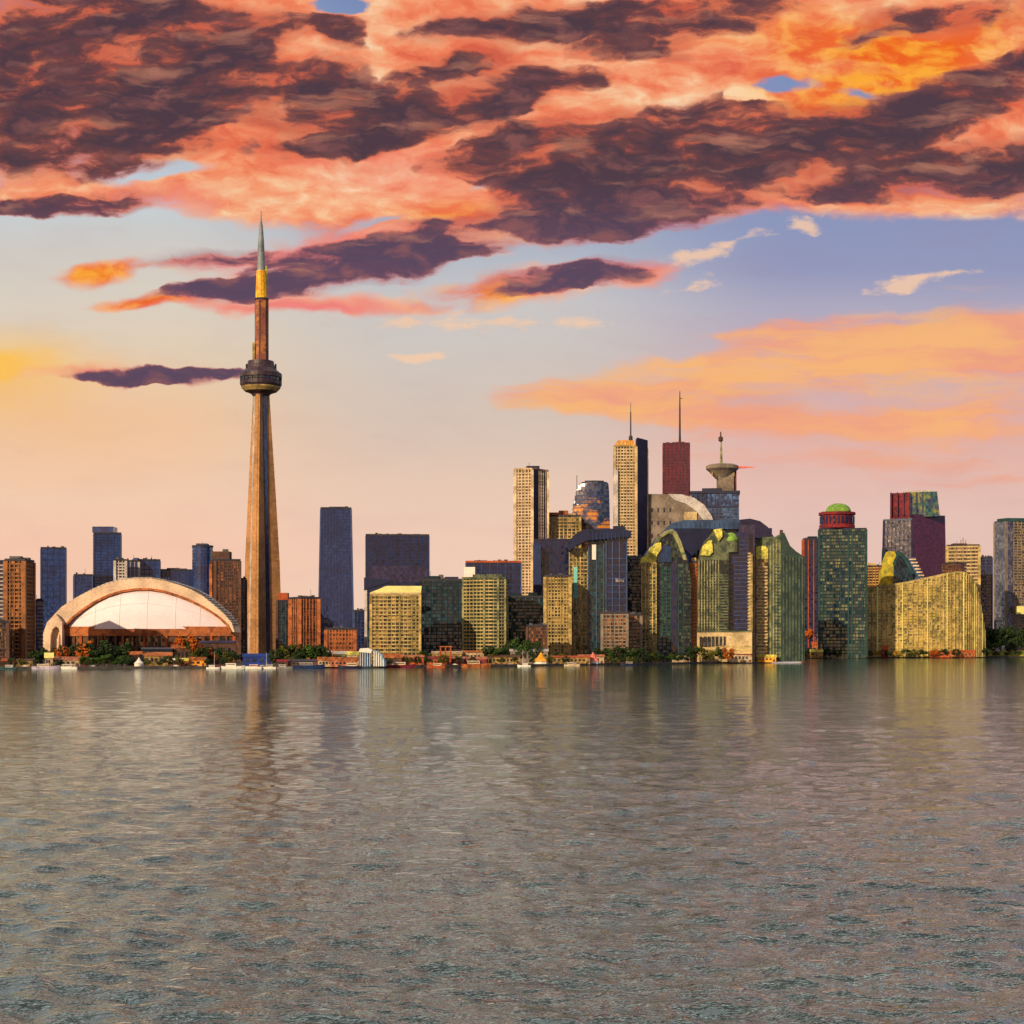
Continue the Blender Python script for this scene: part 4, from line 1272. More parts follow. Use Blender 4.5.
# stack behind
t = tower('beige banded tower with rooftop aerials behind the curved block right end', face1(947, 979, 2960, 40), 545, MT['g_cream'],
          S(MT['stone'], 6.5, 2.6, 0.8, MT['gold2'], 14, 1.5, 1.0), roof=((-8, 0, 24, 20, 3, MT['brown_dark']), (10, 0, 18, 16, 2.5, MT['stone'])))
for dx_ in (-4, 0, 5):
    M().tube((t.c[0] + dx_, t.c[1], t.z1), (t.c[0] + dx_, t.c[1], t.z1 + 14 - abs(dx_)), 0.7).build('aerial', MT['taupe'], t)
t = tower('dark brown round shouldered block just behind the curved golden roof', [(x, y) for x, y in ngon(X(957, 2850), 2870, 22, 18, 16)], 563, MT['g_brown'],
          S(MT['brown_dark'], 6, 2.4, 0.5), D=2850, name='office_block', cat='office block')
t = tower('slim navy tower in the gap left of the rightmost tower', face1(980, 992, 3100, 30), 557, MT['g_ink'],
          S(MT['navy_trim'], 6, 1.0, 0.4, MT['navy_light'], 9, 1.0, 0.6))
# far right tower
t = tower('large slate and beige tower cut by the right edge of the frame', face2(995, 1006, 1052, 3260, 30, 14), 521, MT['g_gold'],
          S(MT['taupe'], 5.6, 2.2, 0.7, MT['taupe'], 8, 1.6, 1.0), rim=MT['teal'])
r = t.foot
M().prism([(r[3][0] - 1.2, r[3][1]), (r[0][0] - 0.6, r[0][1] - 2.6), (r[0][0] + 14, r[0][1] + 0.2), (r[3][0] + 8, r[3][1] + 6)], GZ, t.z1 - 3).build('slate_face', MT['g_slate'], t)
M().prism(shrink(r, 0.93), t.z1 - 0.4, t.z1 + 5).build('roof_storey', MT['teal'], t)
M().box(X(1021, 3240), 3246, Z(614, 3240), 15, 8, 16).build('yellow_annex', MT['yellow_roof'], t)

# ------------------------------------------------------------------ the great spire
D = 1990.0
PX = D / F
cx, cy = X(260.5, D), D
t = Thing('observation_tower', 'very tall tapering concrete observation tower with a round pod and a needle', 'observation tower', (cx, cy, GZ))


def star(R, r, w, z, x0=0.0):
    pts = []
    for k in range(3):
        a = math.radians(-98 + 120 * k)
        u = Vector((math.cos(a), math.sin(a)))
        v = Vector((-u.y, u.x))
        # notch before the leg, then its two outer corners
        b = a - math.radians(60)
        pts.append((cx + x0 + r * math.cos(b), cy + r * math.sin(b), z))
        pts.append((cx + x0 + u.x * R - v.x * w, cy + u.y * R - v.y * w, z))
        pts.append((cx + x0 + u.x * R + v.x * w, cy + u.y * R + v.y * w, z))
    return pts


lvl = [(662, 27.0, 13.5, 5.5), (640, 26.0, 13, 5.2), (600, 24.6, 12, 4.8), (562, 23.2, 11, 4.5), (530, 21.0, 10, 4.1), (491, 18.2, 9, 3.6), (455, 15.4, 8, 3.2), (420, 12.6, 7, 2.8), (392, 10.4, 6.5, 2.6)]
m = M()
m.loft([star(R, r, w, max(GZ - 1, Z(y, D))) for y, R, r, w in lvl])
m.build('shaft', MT['tan_concrete'], t)
# glazed lift strips in the notches and slender ribs on the legs
for k in range(3):
    b = math.radians(-158 + 120 * k)
    m = M()
    rings = []
    for y, R, r, w in lvl:
        zz = max(GZ - 1, Z(y, D))
        c = Vector((cx + (r + 1.6) * math.cos(b), cy + (r + 1.6) * math.sin(b)))
        u = Vector((math.cos(b), math.sin(b)))
        v = Vector((-u.y, u.x))
        q = [c - u * 3 - v * 2.6, c - v * 2.6 + u * 0, c + v * 2.6 + u * 0, c - u * 3 + v * 2.6]
        rings.append([(q[0].x, q[0].y, zz), (q[1].x, q[1].y, zz), (q[2].x, q[2].y, zz), (q[3].x, q[3].y, zz)])
    m.loft(rings)
    m.build('lift_strip', MT['g_navy2'] if k else MT['pale_grey'], t)  # navy strips put the shaft's dark right side into the colour
    a = math.radians(-98 + 120 * k)
    m = M()
    rings = []
    for y, R, r, w in lvl:
        zz = max(GZ - 1, Z(y, D))
        u = Vector((math.cos(a), math.sin(a)))
        v = Vector((-u.y, u.x))
        c = Vector((cx, cy)) + u * (R + 0.5)
        rings.append([(p.x, p.y, zz) for p in (c - u * 1.5 - v * w * 0.35, c - v * w * 0.35, c + v * w * 0.35, c - u * 1.5 + v * w * 0.35)])
    m.loft(rings)
    m.build('leg_rib', MT['tan_concrete'], t)
for k in range(34):     # formwork lifts up the shaft
    zz = GZ + 14 + k * 9.2
    yy = HZ - (zz - EYE) * F / D
    for (q0, q1) in zip(lvl, lvl[1:]):
        if q1[0] <= yy <= q0[0]:
            u = (q0[0] - yy) / (q0[0] - q1[0])
            R, r, w = [q0[j] + (q1[j] - q0[j]) * u for j in (1, 2, 3)]
            a_ = star(R + 0.18, r + 0.18, w + 0.18, zz)
            M().loft([a_, [(x, y, zz + 0.7) for x, y, _ in a_]]).build('shaft_band', MT['tan_concrete'], t)
pod = [(10.5, 396), (12, 394), (19.5, 391.5), (23.5, 388), (25.5, 385), (25.5, 381.5), (24.5, 381), (24.5, 378.5), (26, 378), (26, 374), (22, 371.5), (18.5, 369), (17.5, 366), (16.5, 365.5), (16, 361.5), (9, 361)]
M().cyl(cx + 0.5, cy, [(r, Z(y, D)) for r, y in pod], 36).build('pod', mat('pod_metal', (66, 50, 58), rough=0.45, tint=(44, 34, 48), scale=0.12), t)
M().cyl(cx + 0.5, cy, [(25.0, Z(380.8, D)), (25.0, Z(378.7, D))], 36).build('pod_window_ring', MT['glassdark'], t)
M().cyl(cx + 0.5, cy, [(19.8, Z(391.6, D)), (23.9, Z(388.2, D)), (24.4, Z(387.2, D))], 36).build('radome_ring', MT['gold'], t)
for k in range(24):
    a = 2 * math.pi * k / 24
    M().box(cx + 0.5 + 25.4 * math.cos(a), cy + 25.4 * math.sin(a), Z(385, D), 0.9, 0.7, Z(374.2, D) - Z(385, D), a).build('pod_rib', MT['dark_trim'], t)
rnd = random.Random(2)
for k in range(14):
    a = 2 * math.pi * k / 14
    rr = 16.5 + rnd.uniform(-2, 2)
    M().box(cx + 0.5 + rr * math.cos(a), cy + rr * math.sin(a), Z(371, D), 2.0, 2.0, rnd.uniform(3, 9), a).build('pod_plant', MT['dark_trim'], t)
ax = cx + 1.5
M().cyl(ax, cy, [(8.6, Z(361.2, D)), (8.0, Z(345, D)), (7.9, Z(300, D))], 8).build('upper_shaft', mat('upper_shaft', (128, 78, 66), tint=(176, 116, 66), scale=0.06), t)
for k in range(4):
    a = math.radians(-100 + 90 * k)
    M().box(ax + 8 * math.cos(a), cy + 8 * math.sin(a), Z(361, D), 1.5, 1.5, Z(301, D) - Z(361, D), a).build('upper_rib', MT['brown_dark'], t)
M().box(cx - 7.5, cy - 5, Z(361, D), 3.0, 3.0, 22).build('service_mast', MT['gold'], t)
M().cyl(ax, cy, [(8.6, Z(300.2, D)), (8.6, Z(298.5, D))], 12).build('collar', MT['dark_trim'], t)
M().cyl(ax - 0.3, cy, [(7.4, Z(298.6, D)), (6.9, Z(285, D)), (6.3, Z(271, D))], 12).build('needle_base', mat('amber_paint', (232, 168, 24), rough=0.5, tint=(196, 120, 20), scale=0.08), t, label='bright amber painted section')
M().box(ax + 5.6, cy, Z(284, D), 2.4, 2.4, 22).build('needle_aerial', MT['yellow'], t)
M().cyl(ax - 0.8, cy, [(5.0, Z(271.2, D)), (4.6, Z(258, D)), (3.6, Z(240, D)), (2.2, Z(226, D)), (0.8, Z(220, D)), (0.4, Z(211, D))], 12).build('needle', mat('needle_grey', (112, 122, 126), rough=0.5), t)

# ------------------------------------------------------------------ stadium
D = 1600.0
t = Thing('stadium', 'domed stadium with a tan arched roof band and cream inner roof', 'stadium', (X(138, D), D + 60, GZ))
outer = [(43, 650), (44, 634), (48, 620), (60, 607), (75, 597.5), (90, 590), (105, 584), (120, 580.2), (135, 578.4), (150, 578.2), (165, 580.5), (180, 585), (192, 589.5), (203, 595.5), (214, 604), (225, 613.5), (233, 622.5), (236, 632)]
inner = [(57, 650), (58, 636), (62, 627), (72, 617.5), (83, 609.5), (95, 602.5), (108, 597), (121, 593.4), (135, 591.6), (149, 591.4), (163, 593.2), (177, 597), (190, 601.5), (201, 606.5), (211, 611.5), (221, 618), (229, 625), (233, 632)]

outer = [(138 + (a - 138) * 0.985, b) for a, b in outer]
inner = [(138 + (a - 138) * 0.985, b - 2.4 * max(0.0, math.sin(math.pi * (a - 57) / 176.0))) for a, b in inner]

def arcband(out_, in_, Da, Db, sh=0.0):
    m = M()
    n = len(out_)
    for Dq, k in ((Da, 1.0), (Db, 0.985)):
        for (a, b) in out_:
            m.v.append((X(138 + (a - 138) * k, Da), Dq, max(GZ, Z(b, Da) - sh * (Dq != Da))))
        for (a, b) in in_:
            m.v.append((X(138 + (a - 138) * k, Da), Dq, max(GZ, Z(b, Da) - sh * (Dq != Da))))
    for i in range(n - 1):
        m.f.append((n + i, n + i + 1, i + 1, i))
        m.f.append((2 * n + i, 2 * n + i + 1, 3 * n + i + 1, 3 * n + i))
        m.f.append((i, i + 1, 2 * n + i + 1, 2 * n + i))
        m.f.append((3 * n + i, 3 * n + i + 1, n + i + 1, n + i))
    m.f.append((0, 2 * n, 3 * n, n))
    m.f.append((n - 1, 2 * n - 1, 4 * n - 1, 3 * n - 1))
    return m


arcband(outer, inner, D, D + 46).build('roof_arch', MT['arch'], t)
o2 = [(138 + (a - 138) * 0.97, b - 1.2) for a, b in outer[2:-1]]
i2 = [(138 + (a - 138) * 0.97, b + 5.0) for a, b in outer[2:-1]]
arcband(o2, i2, D + 18, D + 80).build('rear_roof_arch', MT['pale_grey'], t)
# thin lighter lip round the inside of the arch
i3 = [(a + (138 - a) * 0.012, b + 1.2) for a, b in inner]
arcband([(a, b - 1.0) for a, b in inner], i3, D - 1.2, D + 6).build('arch_lip', MT['orange'], t)
rnd = random.Random(8)
for k in range(46):   # ribs over the band
    u = 3 + k / 45 * 13.2
    i = int(u)
    f = u - i
    a = outer[i][0] * (1 - f) + outer[i + 1][0] * f
    b = outer[i][1] * (1 - f) + outer[i + 1][1] * f
    M().box(X(a, D), D + 18, Z(b, D) - 0.4, 0.7, 36, 1.0).build('roof_rib', MT['grey'], t)
for k in range(14):
    a = 138 + k * 3.1
    M().box(X(a, D), D + 30, Z(578.5 + max(0, (a - 158)) * 0.16, D), 1.0, 1.0, 1.6 + (k % 3)).build('roof_vent', MT['navy_trim'], t)
# cream inner roof: a shell that leans from the arch down to the front ring
m = M()
N1, N2 = 16, 7
ins = [(a, b - 0.5) for a, b in inner[1:-1]]
n = len(ins)
for j in range(N2 + 1):
    ph = j / N2 * math.pi / 2
    for (a, b) in ins:
        x = X(a, D)
        h = max(0.0, Z(b, D) - Z(629, D))
        fwd = 15.0 * math.sin(math.pi * min(1, max(0, (a - 58) / 174.0))) * (math.sin(ph))
        m.v.append((x, D + 6 - fwd, Z(629, D) + h * math.cos(ph)))
for j in range(N2):
    for i in range(n - 1):
        a = j * n + i
        m.f.append((a, a + n, a + n + 1, a + 1))
m.build('inner_roof', mat('cream_roof', (226, 214, 220), rough=0.6, var=0.03), t, smooth=True)
for i in range(2, n - 2, 2):
    m2 = M()
    for j in range(N2):
        p, q = m.v[j * n + i], m.v[(j + 1) * n + i]
        m2.tube((p[0], p[1] - 0.25, p[2] + 0.1), (q[0], q[1] - 0.25, q[2] + 0.1), 0.14, 4)
    m2.build('roof_seam', MT['white'], t)
for j in (2, 4):
    m2 = M()
    for i in range(n - 1):
        p, q = m.v[j * n + i], m.v[j * n + i + 1]
        m2.tube((p[0], p[1] - 0.3, p[2] + 0.1), (q[0], q[1] - 0.3, q[2] + 0.1), 0.12, 4)
    m2.build('roof_seam', MT['white'], t)
# bowl wall
wall = []
for k in range(25):
    u = k / 24
    a = 59 + (233 - 59) * u
    wall.append((X(a, D), D + 6 - 12 * math.sin(math.pi * u)))


def wband(z0, z1, out, mt, name, sub_=None):
    m = M()
    for (x, y) in wall:
        m.v += [(x, y - out, z0), (x, y - out, z1), (x, y + 6, z1), (x, y + 6, z0)]
    for j in range(len(wall) - 1):
        for k in range(4):
            a = j * 4 + k
            b = j * 4 + (k + 1) % 4
            m.f.append((a, a + 4, b + 4, b))
    m.f += [(0, 1, 2, 3), tuple((len(wall) - 1) * 4 + k for k in (3, 2, 1, 0))]
    return m.build(name, mt, t)


wband(Z(636, D), Z(626.5, D), 2.0, MT['orange'], 'parapet_band')
wband(GZ, Z(636, D), 0.0, MT['g_brown'], 'bowl_wall')
wband(Z(648, D), Z(646, D), 1.0, MT['brown_dark'], 'ledge')
wband(Z(654, D), Z(652, D), 1.2, MT['orange'], 'ledge')
for k in range(25):
    x, y = wall[k]
    M().box(x, y - 0.6, GZ, 2.2, 2.2, Z(636.2, D) - GZ).build('column', MT['brown_dark'] if k % 3 else MT['rust'], t)
for k in range(30):
    x, y = wall[min(23, int(k * 0.8))]
    M().box(x + (k % 2) * 3.5, y + 2.5, Z(626.5, D), 1.4, 1.4, rnd.uniform(1.2, 3.2)).build('rooftop_plant', MT['dark_trim'] if k % 2 else MT['rust'], t)
# left buttress with its arched opening
extr([(42.5, 662), (43, 634), (47, 622), (56, 614), (62, 622), (62, 662), (60.5, 662), (60.5, 636), (59, 629), (56, 626), (52.5, 629), (50.5, 636), (50, 662)], D - 7, D + 4).build('buttress', MT['arch'], t)

# ------------------------------------------------------------------ low waterfront buildings
MT['win'] = MT['glassdark']


MT['orange2'] = mat('orange2', (160, 90, 42), tint=(104, 56, 32), scale=0.2, var=0.3)
MT['shed_brown'] = mat('shed_brown', (92, 62, 44), tint=(60, 44, 36), scale=0.2, var=0.3)
MT['shed_gold'] = mat('shed_gold', (144, 118, 64), tint=(92, 72, 46), scale=0.2, var=0.3)
MT['shed_cream'] = mat('shed_cream', (176, 154, 124), tint=(124, 100, 80), scale=0.2, var=0.2)


def shed(label, px0, px1, D, h, wallm, roofm, rise=2.0, depth=14.0, name='waterfront_shed', cat='shed', nwin=4, group=None):
    ft = face1(px0, px1, D, depth)
    c = centre(ft)
    t = Thing(name, label, cat, (c[0], c[1], GZ), group)
    M().prism(ft, GZ - 0.5, GZ + h).build('wall', wallm, t)
    r = offs(ft, 0.7)
    rf = lerp(r, [r[3], r[2], r[1], r[0]], 0.5)
    m = M()
    z = GZ + h
    a, b, c_, d = r
    l1 = ((a[0] + d[0]) / 2, (a[1] + d[1]) / 2)
    l2 = ((b[0] + c_[0]) / 2, (b[1] + c_[1]) / 2)
    m.v += [(a[0], a[1], z), (b[0], b[1], z), (c_[0], c_[1], z), (d[0], d[1], z), (l1[0], l1[1], z + rise), (l2[0], l2[1], z + rise),
            (a[0], a[1], z + 0.3), (b[0], b[1], z + 0.3), (c_[0], c_[1], z + 0.3), (d[0], d[1], z + 0.3)]
    m.f += [(3, 2, 1, 0), (0, 1, 7, 6), (1, 2, 8, 7), (2, 3, 9, 8), (3, 0, 6, 9), (6, 7, 5, 4), (8, 9, 4, 5), (7, 8, 5), (9, 6, 4)]
    m.build('roof', roofm, t)
    A, B = Vector(ft[0]), Vector(ft[1])
    L = (B - A).length
    e = (B - A).normalized()
    ang = math.atan2(e.y, e.x)
    for k in range(nwin):
        p = A + e * L * (k + 0.7) / (nwin + 1.2)
        o = M().box(p.x, p.y - 0.05, GZ + h * 0.42, L / (nwin + 1) * 0.55, 0.4, h * 0.36, ang).build('window', MT['win'], t)
    p = A + e * L * (nwin + 0.65) / (nwin + 1.2)
    M().box(p.x, p.y - 0.06, GZ, min(2.4, L * 0.12), 0.4, min(2.6, h * 0.7), ang).build('door', MT['brown_dark'], t)
    return t


O, R_, B_, W_, Y_ = MT['orange2'], MT['rust'], MT['blue'], MT['white'], MT['yellow']
shed('low shed with a rusty roof at the left edge of the quay', 2, 14, 1330, 4.5, MT['shed_brown'], R_, 2.2)
shed('ochre walled boathouse left of the cream cabin', 14, 33, 1335, 4.8, MT['shed_gold'], MT['brown_dark'], 1.6)
shed('cream cabin with a steep lemon roof left of the dark hedge', 45, 53, 1335, 7.0, MT['shed_cream'], MT['yellow_roof'], 4.5, 9, nwin=2, name='cabin', cat='cabin')
shed('salmon roofed shed between the cream cabin and the dark hedge', 55, 80, 1345, 5.2, MT['shed_cream'], mat('salmon', (176, 108, 78), tint=(120, 70, 56), scale=0.2, var=0.25), 3.0)
shed('orange hall behind the quay with a red roof, right of the hedge', 127, 142, 1400, 9.5, MT['shed_brown'], O, 3.0, nwin=3, name='waterfront_hall', cat='hall')
shed('dim teal fronted hall below the gap in the stadium parapet', 142, 172, 1460, 14, MT['teal_dark'], MT['navy_roof'], 2.0, 18, nwin=6, name='waterfront_hall', cat='hall')
shed('golden hall with a dark doorway below the teal fronted hall', 144, 172, 1390, 8.5, MT['shed_gold'], MT['orange'], 3.4, nwin=5, name='waterfront_hall', cat='hall')
shed('brown hall crowded against the right half of the stadium', 172, 200, 1470, 15, MT['shed_brown'], O, 3.0, 16, nwin=6, name='waterfront_hall', cat='hall')
shed('purple brown block under the right foot of the stadium arch', 200, 236, 1500, 20, MT['brown_dark'], MT['purple'], 2.4, 18, nwin=7, name='waterfront_hall', cat='hall')
shed('small amber stall left of the pink stall', 181, 188, 1345, 4.6, O, Y_, 2.4, 8, nwin=1, name='market_stall', cat='stall')
shed('larger amber stall beside the first boats', 189, 206, 1350, 5.2, mat('amber', (232, 142, 44)), O, 2.6, 8, nwin=2, name='market_stall', cat='stall')
shed('small pink stall with a white front on the quay under the stadium', 173, 180, 1342, 4.6, mat('pink', (206, 110, 100)), W_, 2.2, 8, nwin=1, name='market_stall', cat='stall')
shed('bright blue marquee at the foot of the spire', 243, 271, 1420, 7.5, B_, B_, 3.0, 16, nwin=3, name='marquee', cat='marquee')
shed('red roofed kiosk just right of the blue marquee', 277, 288, 1345, 3.8, MT['shed_brown'], MT['red'], 2.0, 8, nwin=2, name='kiosk', cat='kiosk')
shed('long dark shed on the quay between the red kiosk and the orange sheds', 288, 318, 1350, 4.2, MT['brown_dark'], MT['navy_roof'], 1.6, nwin=7)
shed('low orange roofed shed left of the salmon pier hall', 318, 338, 1352, 4.8, MT['salmon'] if 'salmon' in MT else MT['shed_cream'], O, 3.0, nwin=5)
shed('broad salmon pier hall left of the blue terminal', 330, 358, 1345, 4.5, bpy.data.materials['salmon'], O, 3.2, nwin=6)
shed('pale green roofed shed behind the orange quay sheds', 326, 350, 1440, 10, MT['green_stone'], MT['pale_grey'], 2.6, nwin=5)
shed('yellow roofed shed behind the salmon pier hall', 347, 364, 1430, 9, MT['shed_cream'], Y_, 3.4, nwin=3)
shed('rust shed right of the blue terminal', 383, 402, 1440, 6.5, MT['shed_brown'], O, 4.0, nwin=4)
shed('orange brown shed in front of the golden grid block', 400, 424, 1450, 7.0, MT['rust'], bpy.data.materials['salmon'], 2.0, nwin=6)
shed('long red roofed pier shed below the teal glass block', 420, 450, 1455, 5.4, MT['orange'], MT['red'], 2.4, nwin=8)
shed('salmon roofed pier shed below the gold and green block', 448, 487, 1465, 5.0, MT['red'], bpy.data.materials['salmon'], 2.4, nwin=9)
shed('ochre hall with a cream front behind the red pier shed', 432, 462, 1530, 10, MT['shed_gold'], MT['shed_cream'], 2.4, nwin=6, name='waterfront_hall', cat='hall')
shed('cream walled store behind the salmon pier shed', 462, 484, 1540, 11, MT['shed_cream'], O, 2.0, nwin=5, name='waterfront_hall', cat='hall')
shed('low ochre shed left of the orange tent', 488, 520, 1530, 6.5, MT['shed_gold'], MT['shed_brown'], 2.2, nwin=8)
shed('pale roofed hall right behind the orange tent', 510, 548, 1590, 12, MT['taupe'], MT['pale_grey'], 2.5, nwin=8, name='waterfront_hall', cat='hall')
shed('ochre quay shed right of the orange tent', 552, 590, 1560, 6.0, MT['shed_gold'], MT['rust'], 2.0, nwin=8)
shed('salmon roofed shed right beside the pink tent', 578, 604, 1600, 6.5, MT['shed_cream'], bpy.data.materials['salmon'], 2.4, nwin=5)
shed('white and tan pavilion on the shore between the arched green block and the recess', 672, 690, 1735, 5.5, MT['shed_cream'], MT['shed_cream'], 2.0, nwin=4, name='pavilion', cat='pavilion')
shed('red roofed pavilion below the stone podium', 730, 752, 1800 - 40, 8, MT['shed_cream'], MT['red'], 3.0, nwin=5, name='pavilion', cat='pavilion')
shed('amber roofed shed at the foot of the sloping roofed green tower', 757, 776, 1790, 5, mat('amber2', (214, 146, 40)), Y_, 3.0, 8, nwin=4)
shed('orange hall low between the green tower and the domed tower', 812, 828, 2640, 20, O, R_, 8, 20, nwin=3, name='waterfront_hall', cat='hall')
shed('small mustard shed on the shore below the domed tower', 810, 823, 2600, 9, MT['shed_gold'], Y_, 4, 14, nwin=2)
shed('red boathouse at the base of the curved golden block', 930, 952, 2710, 7, R_, O, 4, 14, nwin=5)
shed('orange boathouse right of the red boathouse', 953, 975, 2730, 8, O, R_, 4, 14, nwin=5)
shed('small red cabin on the shore under the left half of the curved block', 882, 888, 2700, 12, MT['red'], R_, 8, 10, nwin=1, name='cabin', cat='cabin')


def tent(label, px, D, w, h, m_):
    x = X(px, D)
    t = Thing('tent', label, 'tent', (x, D, GZ))
    M().prism(ngon(x, D, w * 0.5, w * 0.5, 8), GZ - 0.3, GZ + 2.6).build('side_wall', MT['white'], t)
    M().loft([[(a, b, GZ + 2.5) for a, b in ngon(x, D, w * 0.56, w * 0.56, 8)], [(a, b, GZ + 2.5 + h * 0.4) for a, b in ngon(x, D, w * 0.26, w * 0.26, 8)],
              [(a, b, GZ + 2.5 + h) for a, b in ngon(x, D, 0.15, 0.15, 8)]]).build('canopy', m_, t)
    M().tube((x, D, GZ + h), (x, D, GZ + h + 5), 0.12).build('pole', MT['dark_trim'], t)


tent('pointed amber orange tent on the shore left of the narrow golden block', 541, 1550, 14, 9, mat('amber_tent', (232, 150, 40)))
tent('pointed pink tent on the shore below the dark glass complex', 593, 1575, 12, 9, mat('pink_tent', (214, 110, 96)))
tent('white pointed tent between the halls and the stalls under the stadium', 139, 1345, 8, 5, MT['white'])

# blue glass terminal on the quay
D = 1345
t = Thing('ferry_terminal', 'blue and white glass terminal with upright fins on the quay', 'ferry terminal', (X(370, D), D + 8, GZ))
M().prism(face1(359, 371, D, 14), GZ - 0.5, Z(652, D)).build('glass_wall', mat('terminal_blue', (44, 86, 128), rough=0.3), t)
extr([(358.5, 652), (360, 648.5), (368, 648), (372, 650), (371, 653)], D - 1.2, D + 15).build('roof', MT['white'], t)
extr([(374, 668), (374, 650.5), (378, 651), (382, 655), (385, 662), (385, 668)], D - 1, D + 13).build('curved_hall', mat('terminal_grey', (120, 150, 172), rough=0.4), t)
for k in range(5):
    M().prism(face1(373.6 + k * 2.3, 374.5 + k * 2.3, D - 2.2, 2), GZ, Z(651 + k * k * 0.55, D)).build('fin', MT['white'], t)
for k in range(5):
    M().prism(face1(360 + k * 2.4, 360.5 + k * 2.4, D - 0.8, 2), GZ, Z(652.3, D)).build('mullion', MT['white'], t)
# timber hoist frame
D = 1455
t = Thing('timber_frame', 'tall rust brown timber frame on the pier in front of the teal block', 'frame', (X(446, D), D - 8, GZ))
for px in (441, 446, 451):
    M().box(X(px, D), D - 10, GZ, 1.2, 1.6, 17).build('post', R_, t)
for z in (6, 11, 16.2):
    M().box(X(446, D), D - 11.2, GZ + z, 12, 0.7, 0.9).build('beam', O, t)
# leaning crane boom
D = 1400
t = Thing('mobile_crane', 'mobile crane with a leaning orange boom in front of the squat orange block', 'crane', (X(330, D), D, GZ))
M().box(X(330, D), D, GZ + 1.0, 7, 2.6, 1.6).build('carrier', Y_, t)
M().box(X(331, D), D, GZ + 2.6, 3, 2.4, 1.8).build('cab', O, t)
M().tube((X(331, D), D - 0.5, GZ + 4), (X(338, D), D - 0.5, Z(637, D)), (0.7, 0.35), 4).build('boom', O, t)
for k in range(3):
    M().tube((X(330, D) - 2.4 + k * 2.4, D - 1.5, GZ + 0.6), (X(330, D) - 2.4 + k * 2.4, D - 1.0, GZ + 0.6), 0.65, 12).build('wheel', MT['dark_trim'], t)


# ------------------------------------------------------------------ boats
def boat(label, px, D, L, hullm, cabm, mast=0.0, dirn=1, name='motor_boat', cat='boat', cabh=1.8):
    x = X(px, D)
    t = Thing(name, label, cat, (x, D, 0.0), 'boats moored along the quay')
    B = L * 0.15
    secs = [(-0.5, 0.75, 1.0), (-0.2, 1.0, 0.95), (0.15, 0.95, 1.0), (0.38, 0.55, 1.15), (0.5, 0.04, 1.35)]
    m = M()
    H = L * 0.11
    for u, wd, hh in secs:
        xx = x + dirn * u * L
        w = B * wd
        m.v += [(xx, D - w, H * hh), (xx, D - w * 0.7, -0.3), (xx, D + w * 0.7, -0.3), (xx, D + w, H * hh)]
    for j in range(len(secs) - 1):
        for k in range(4):
            a = j * 4 + k
            b = j * 4 + (k + 1) % 4
            m.f.append((a, b, b + 4, a + 4))
    m.f += [(0, 3, 2, 1), tuple((len(secs) - 1) * 4 + k for k in (0, 1, 2, 3))]
    m.build('hull', hullm, t)
    M().box(x - dirn * L * 0.08, D, H * 0.9, L * 0.42, B * 1.25, cabh).build('cabin', cabm, t)
    M().box(x - dirn * L * 0.08, D, H * 0.9 + cabh * 0.45, L * 0.36, B * 1.25 + 0.12, cabh * 0.3).build('cabin_window', MT['win'], t)
    M().box(x - dirn * L * 0.1, D, H * 0.9 + cabh - 0.02, L * 0.46, B * 1.4, 0.16).build('cabin_roof', W_, t)
    if mast:
        M().tube((x + dirn * L * 0.1, D, H), (x + dirn * L * 0.1, D, H + mast), (0.13, 0.07), 6).build('mast', W_, t)
        M().tube((x + dirn * L * 0.1, D, H + 1.2), (x - dirn * L * 0.32, D, H + 1.4), 0.09, 6).build('boom', MT['pale_grey'], t)
    return t


boat('pale lilac grey launch below the cream cabin at far left', 46, 1285, 22, mat('lilac', (172, 160, 178)), MT['cream'], 0, 1)
boat('small dark launch with a teal hull at the left edge', 8, 1284, 14, MT['teal'], MT['pale_grey'], 0, -1)
boat('white cruiser moored right of the cream cabin, by the hedge', 66, 1288, 18, W_, MT['pale_grey'], 0, -1)
boat('small white yacht with a mast left of the first big cruiser', 213, 1308, 11, W_, W_, 13, 1, 'sailing_boat', 'sailing boat')
boat('long white cruiser moored just left of the spire foot', 233, 1312, 19, W_, W_, 0, 1, cabh=2.4)
boat('white launch with a pink roofline below the blue marquee', 252, 1314, 16, W_, mat('pinkish', (196, 150, 150)), 0, -1)
boat('white yacht with a mast right of the spire foot', 268, 1316, 13, W_, MT['pale_grey'], 12, -1, 'sailing_boat', 'sailing boat')
boat('grey launch moored below the red kiosk', 284, 1317, 14, MT['grey'], MT['pale_grey'], 0, 1)
boat('long slate barge with a low cabin in front of the dark quay shed', 309, 1318, 26, MT['navy_trim'], MT['grey'], 0, 1, 'barge', 'barge', 2.2)
boat('dark hulled tour boat by the blue terminal', 350, 1322, 20, MT['navy_roof'], MT['cream'], 0, -1, 'tour_boat', 'tour boat', 2.6)
boat('red hulled tour boat right of the blue terminal', 402, 1372, 24, MT['red'], MT['cream'], 0, 1, 'tour_boat', 'tour boat', 2.4)
boat('brown hulled launch below the long red pier shed', 436, 1392, 16, MT['rust'], MT['cream'], 0, -1)
boat('orange trimmed ferry below the gold and green block', 476, 1425, 26, O, MT['stone'], 0, 1, 'ferry', 'ferry', 3.0)
boat('small white yacht with a mast left of the orange tent', 524, 1465, 12, W_, W_, 13, -1, 'sailing_boat', 'sailing boat')
boat('cream launch below the ochre quay shed', 572, 1508, 15, MT['cream'], MT['pale_grey'], 0, 1)
boat('low dark launch under the middle shore trees', 628, 1570, 15, MT['navy_roof'], MT['grey'], 0, -1)


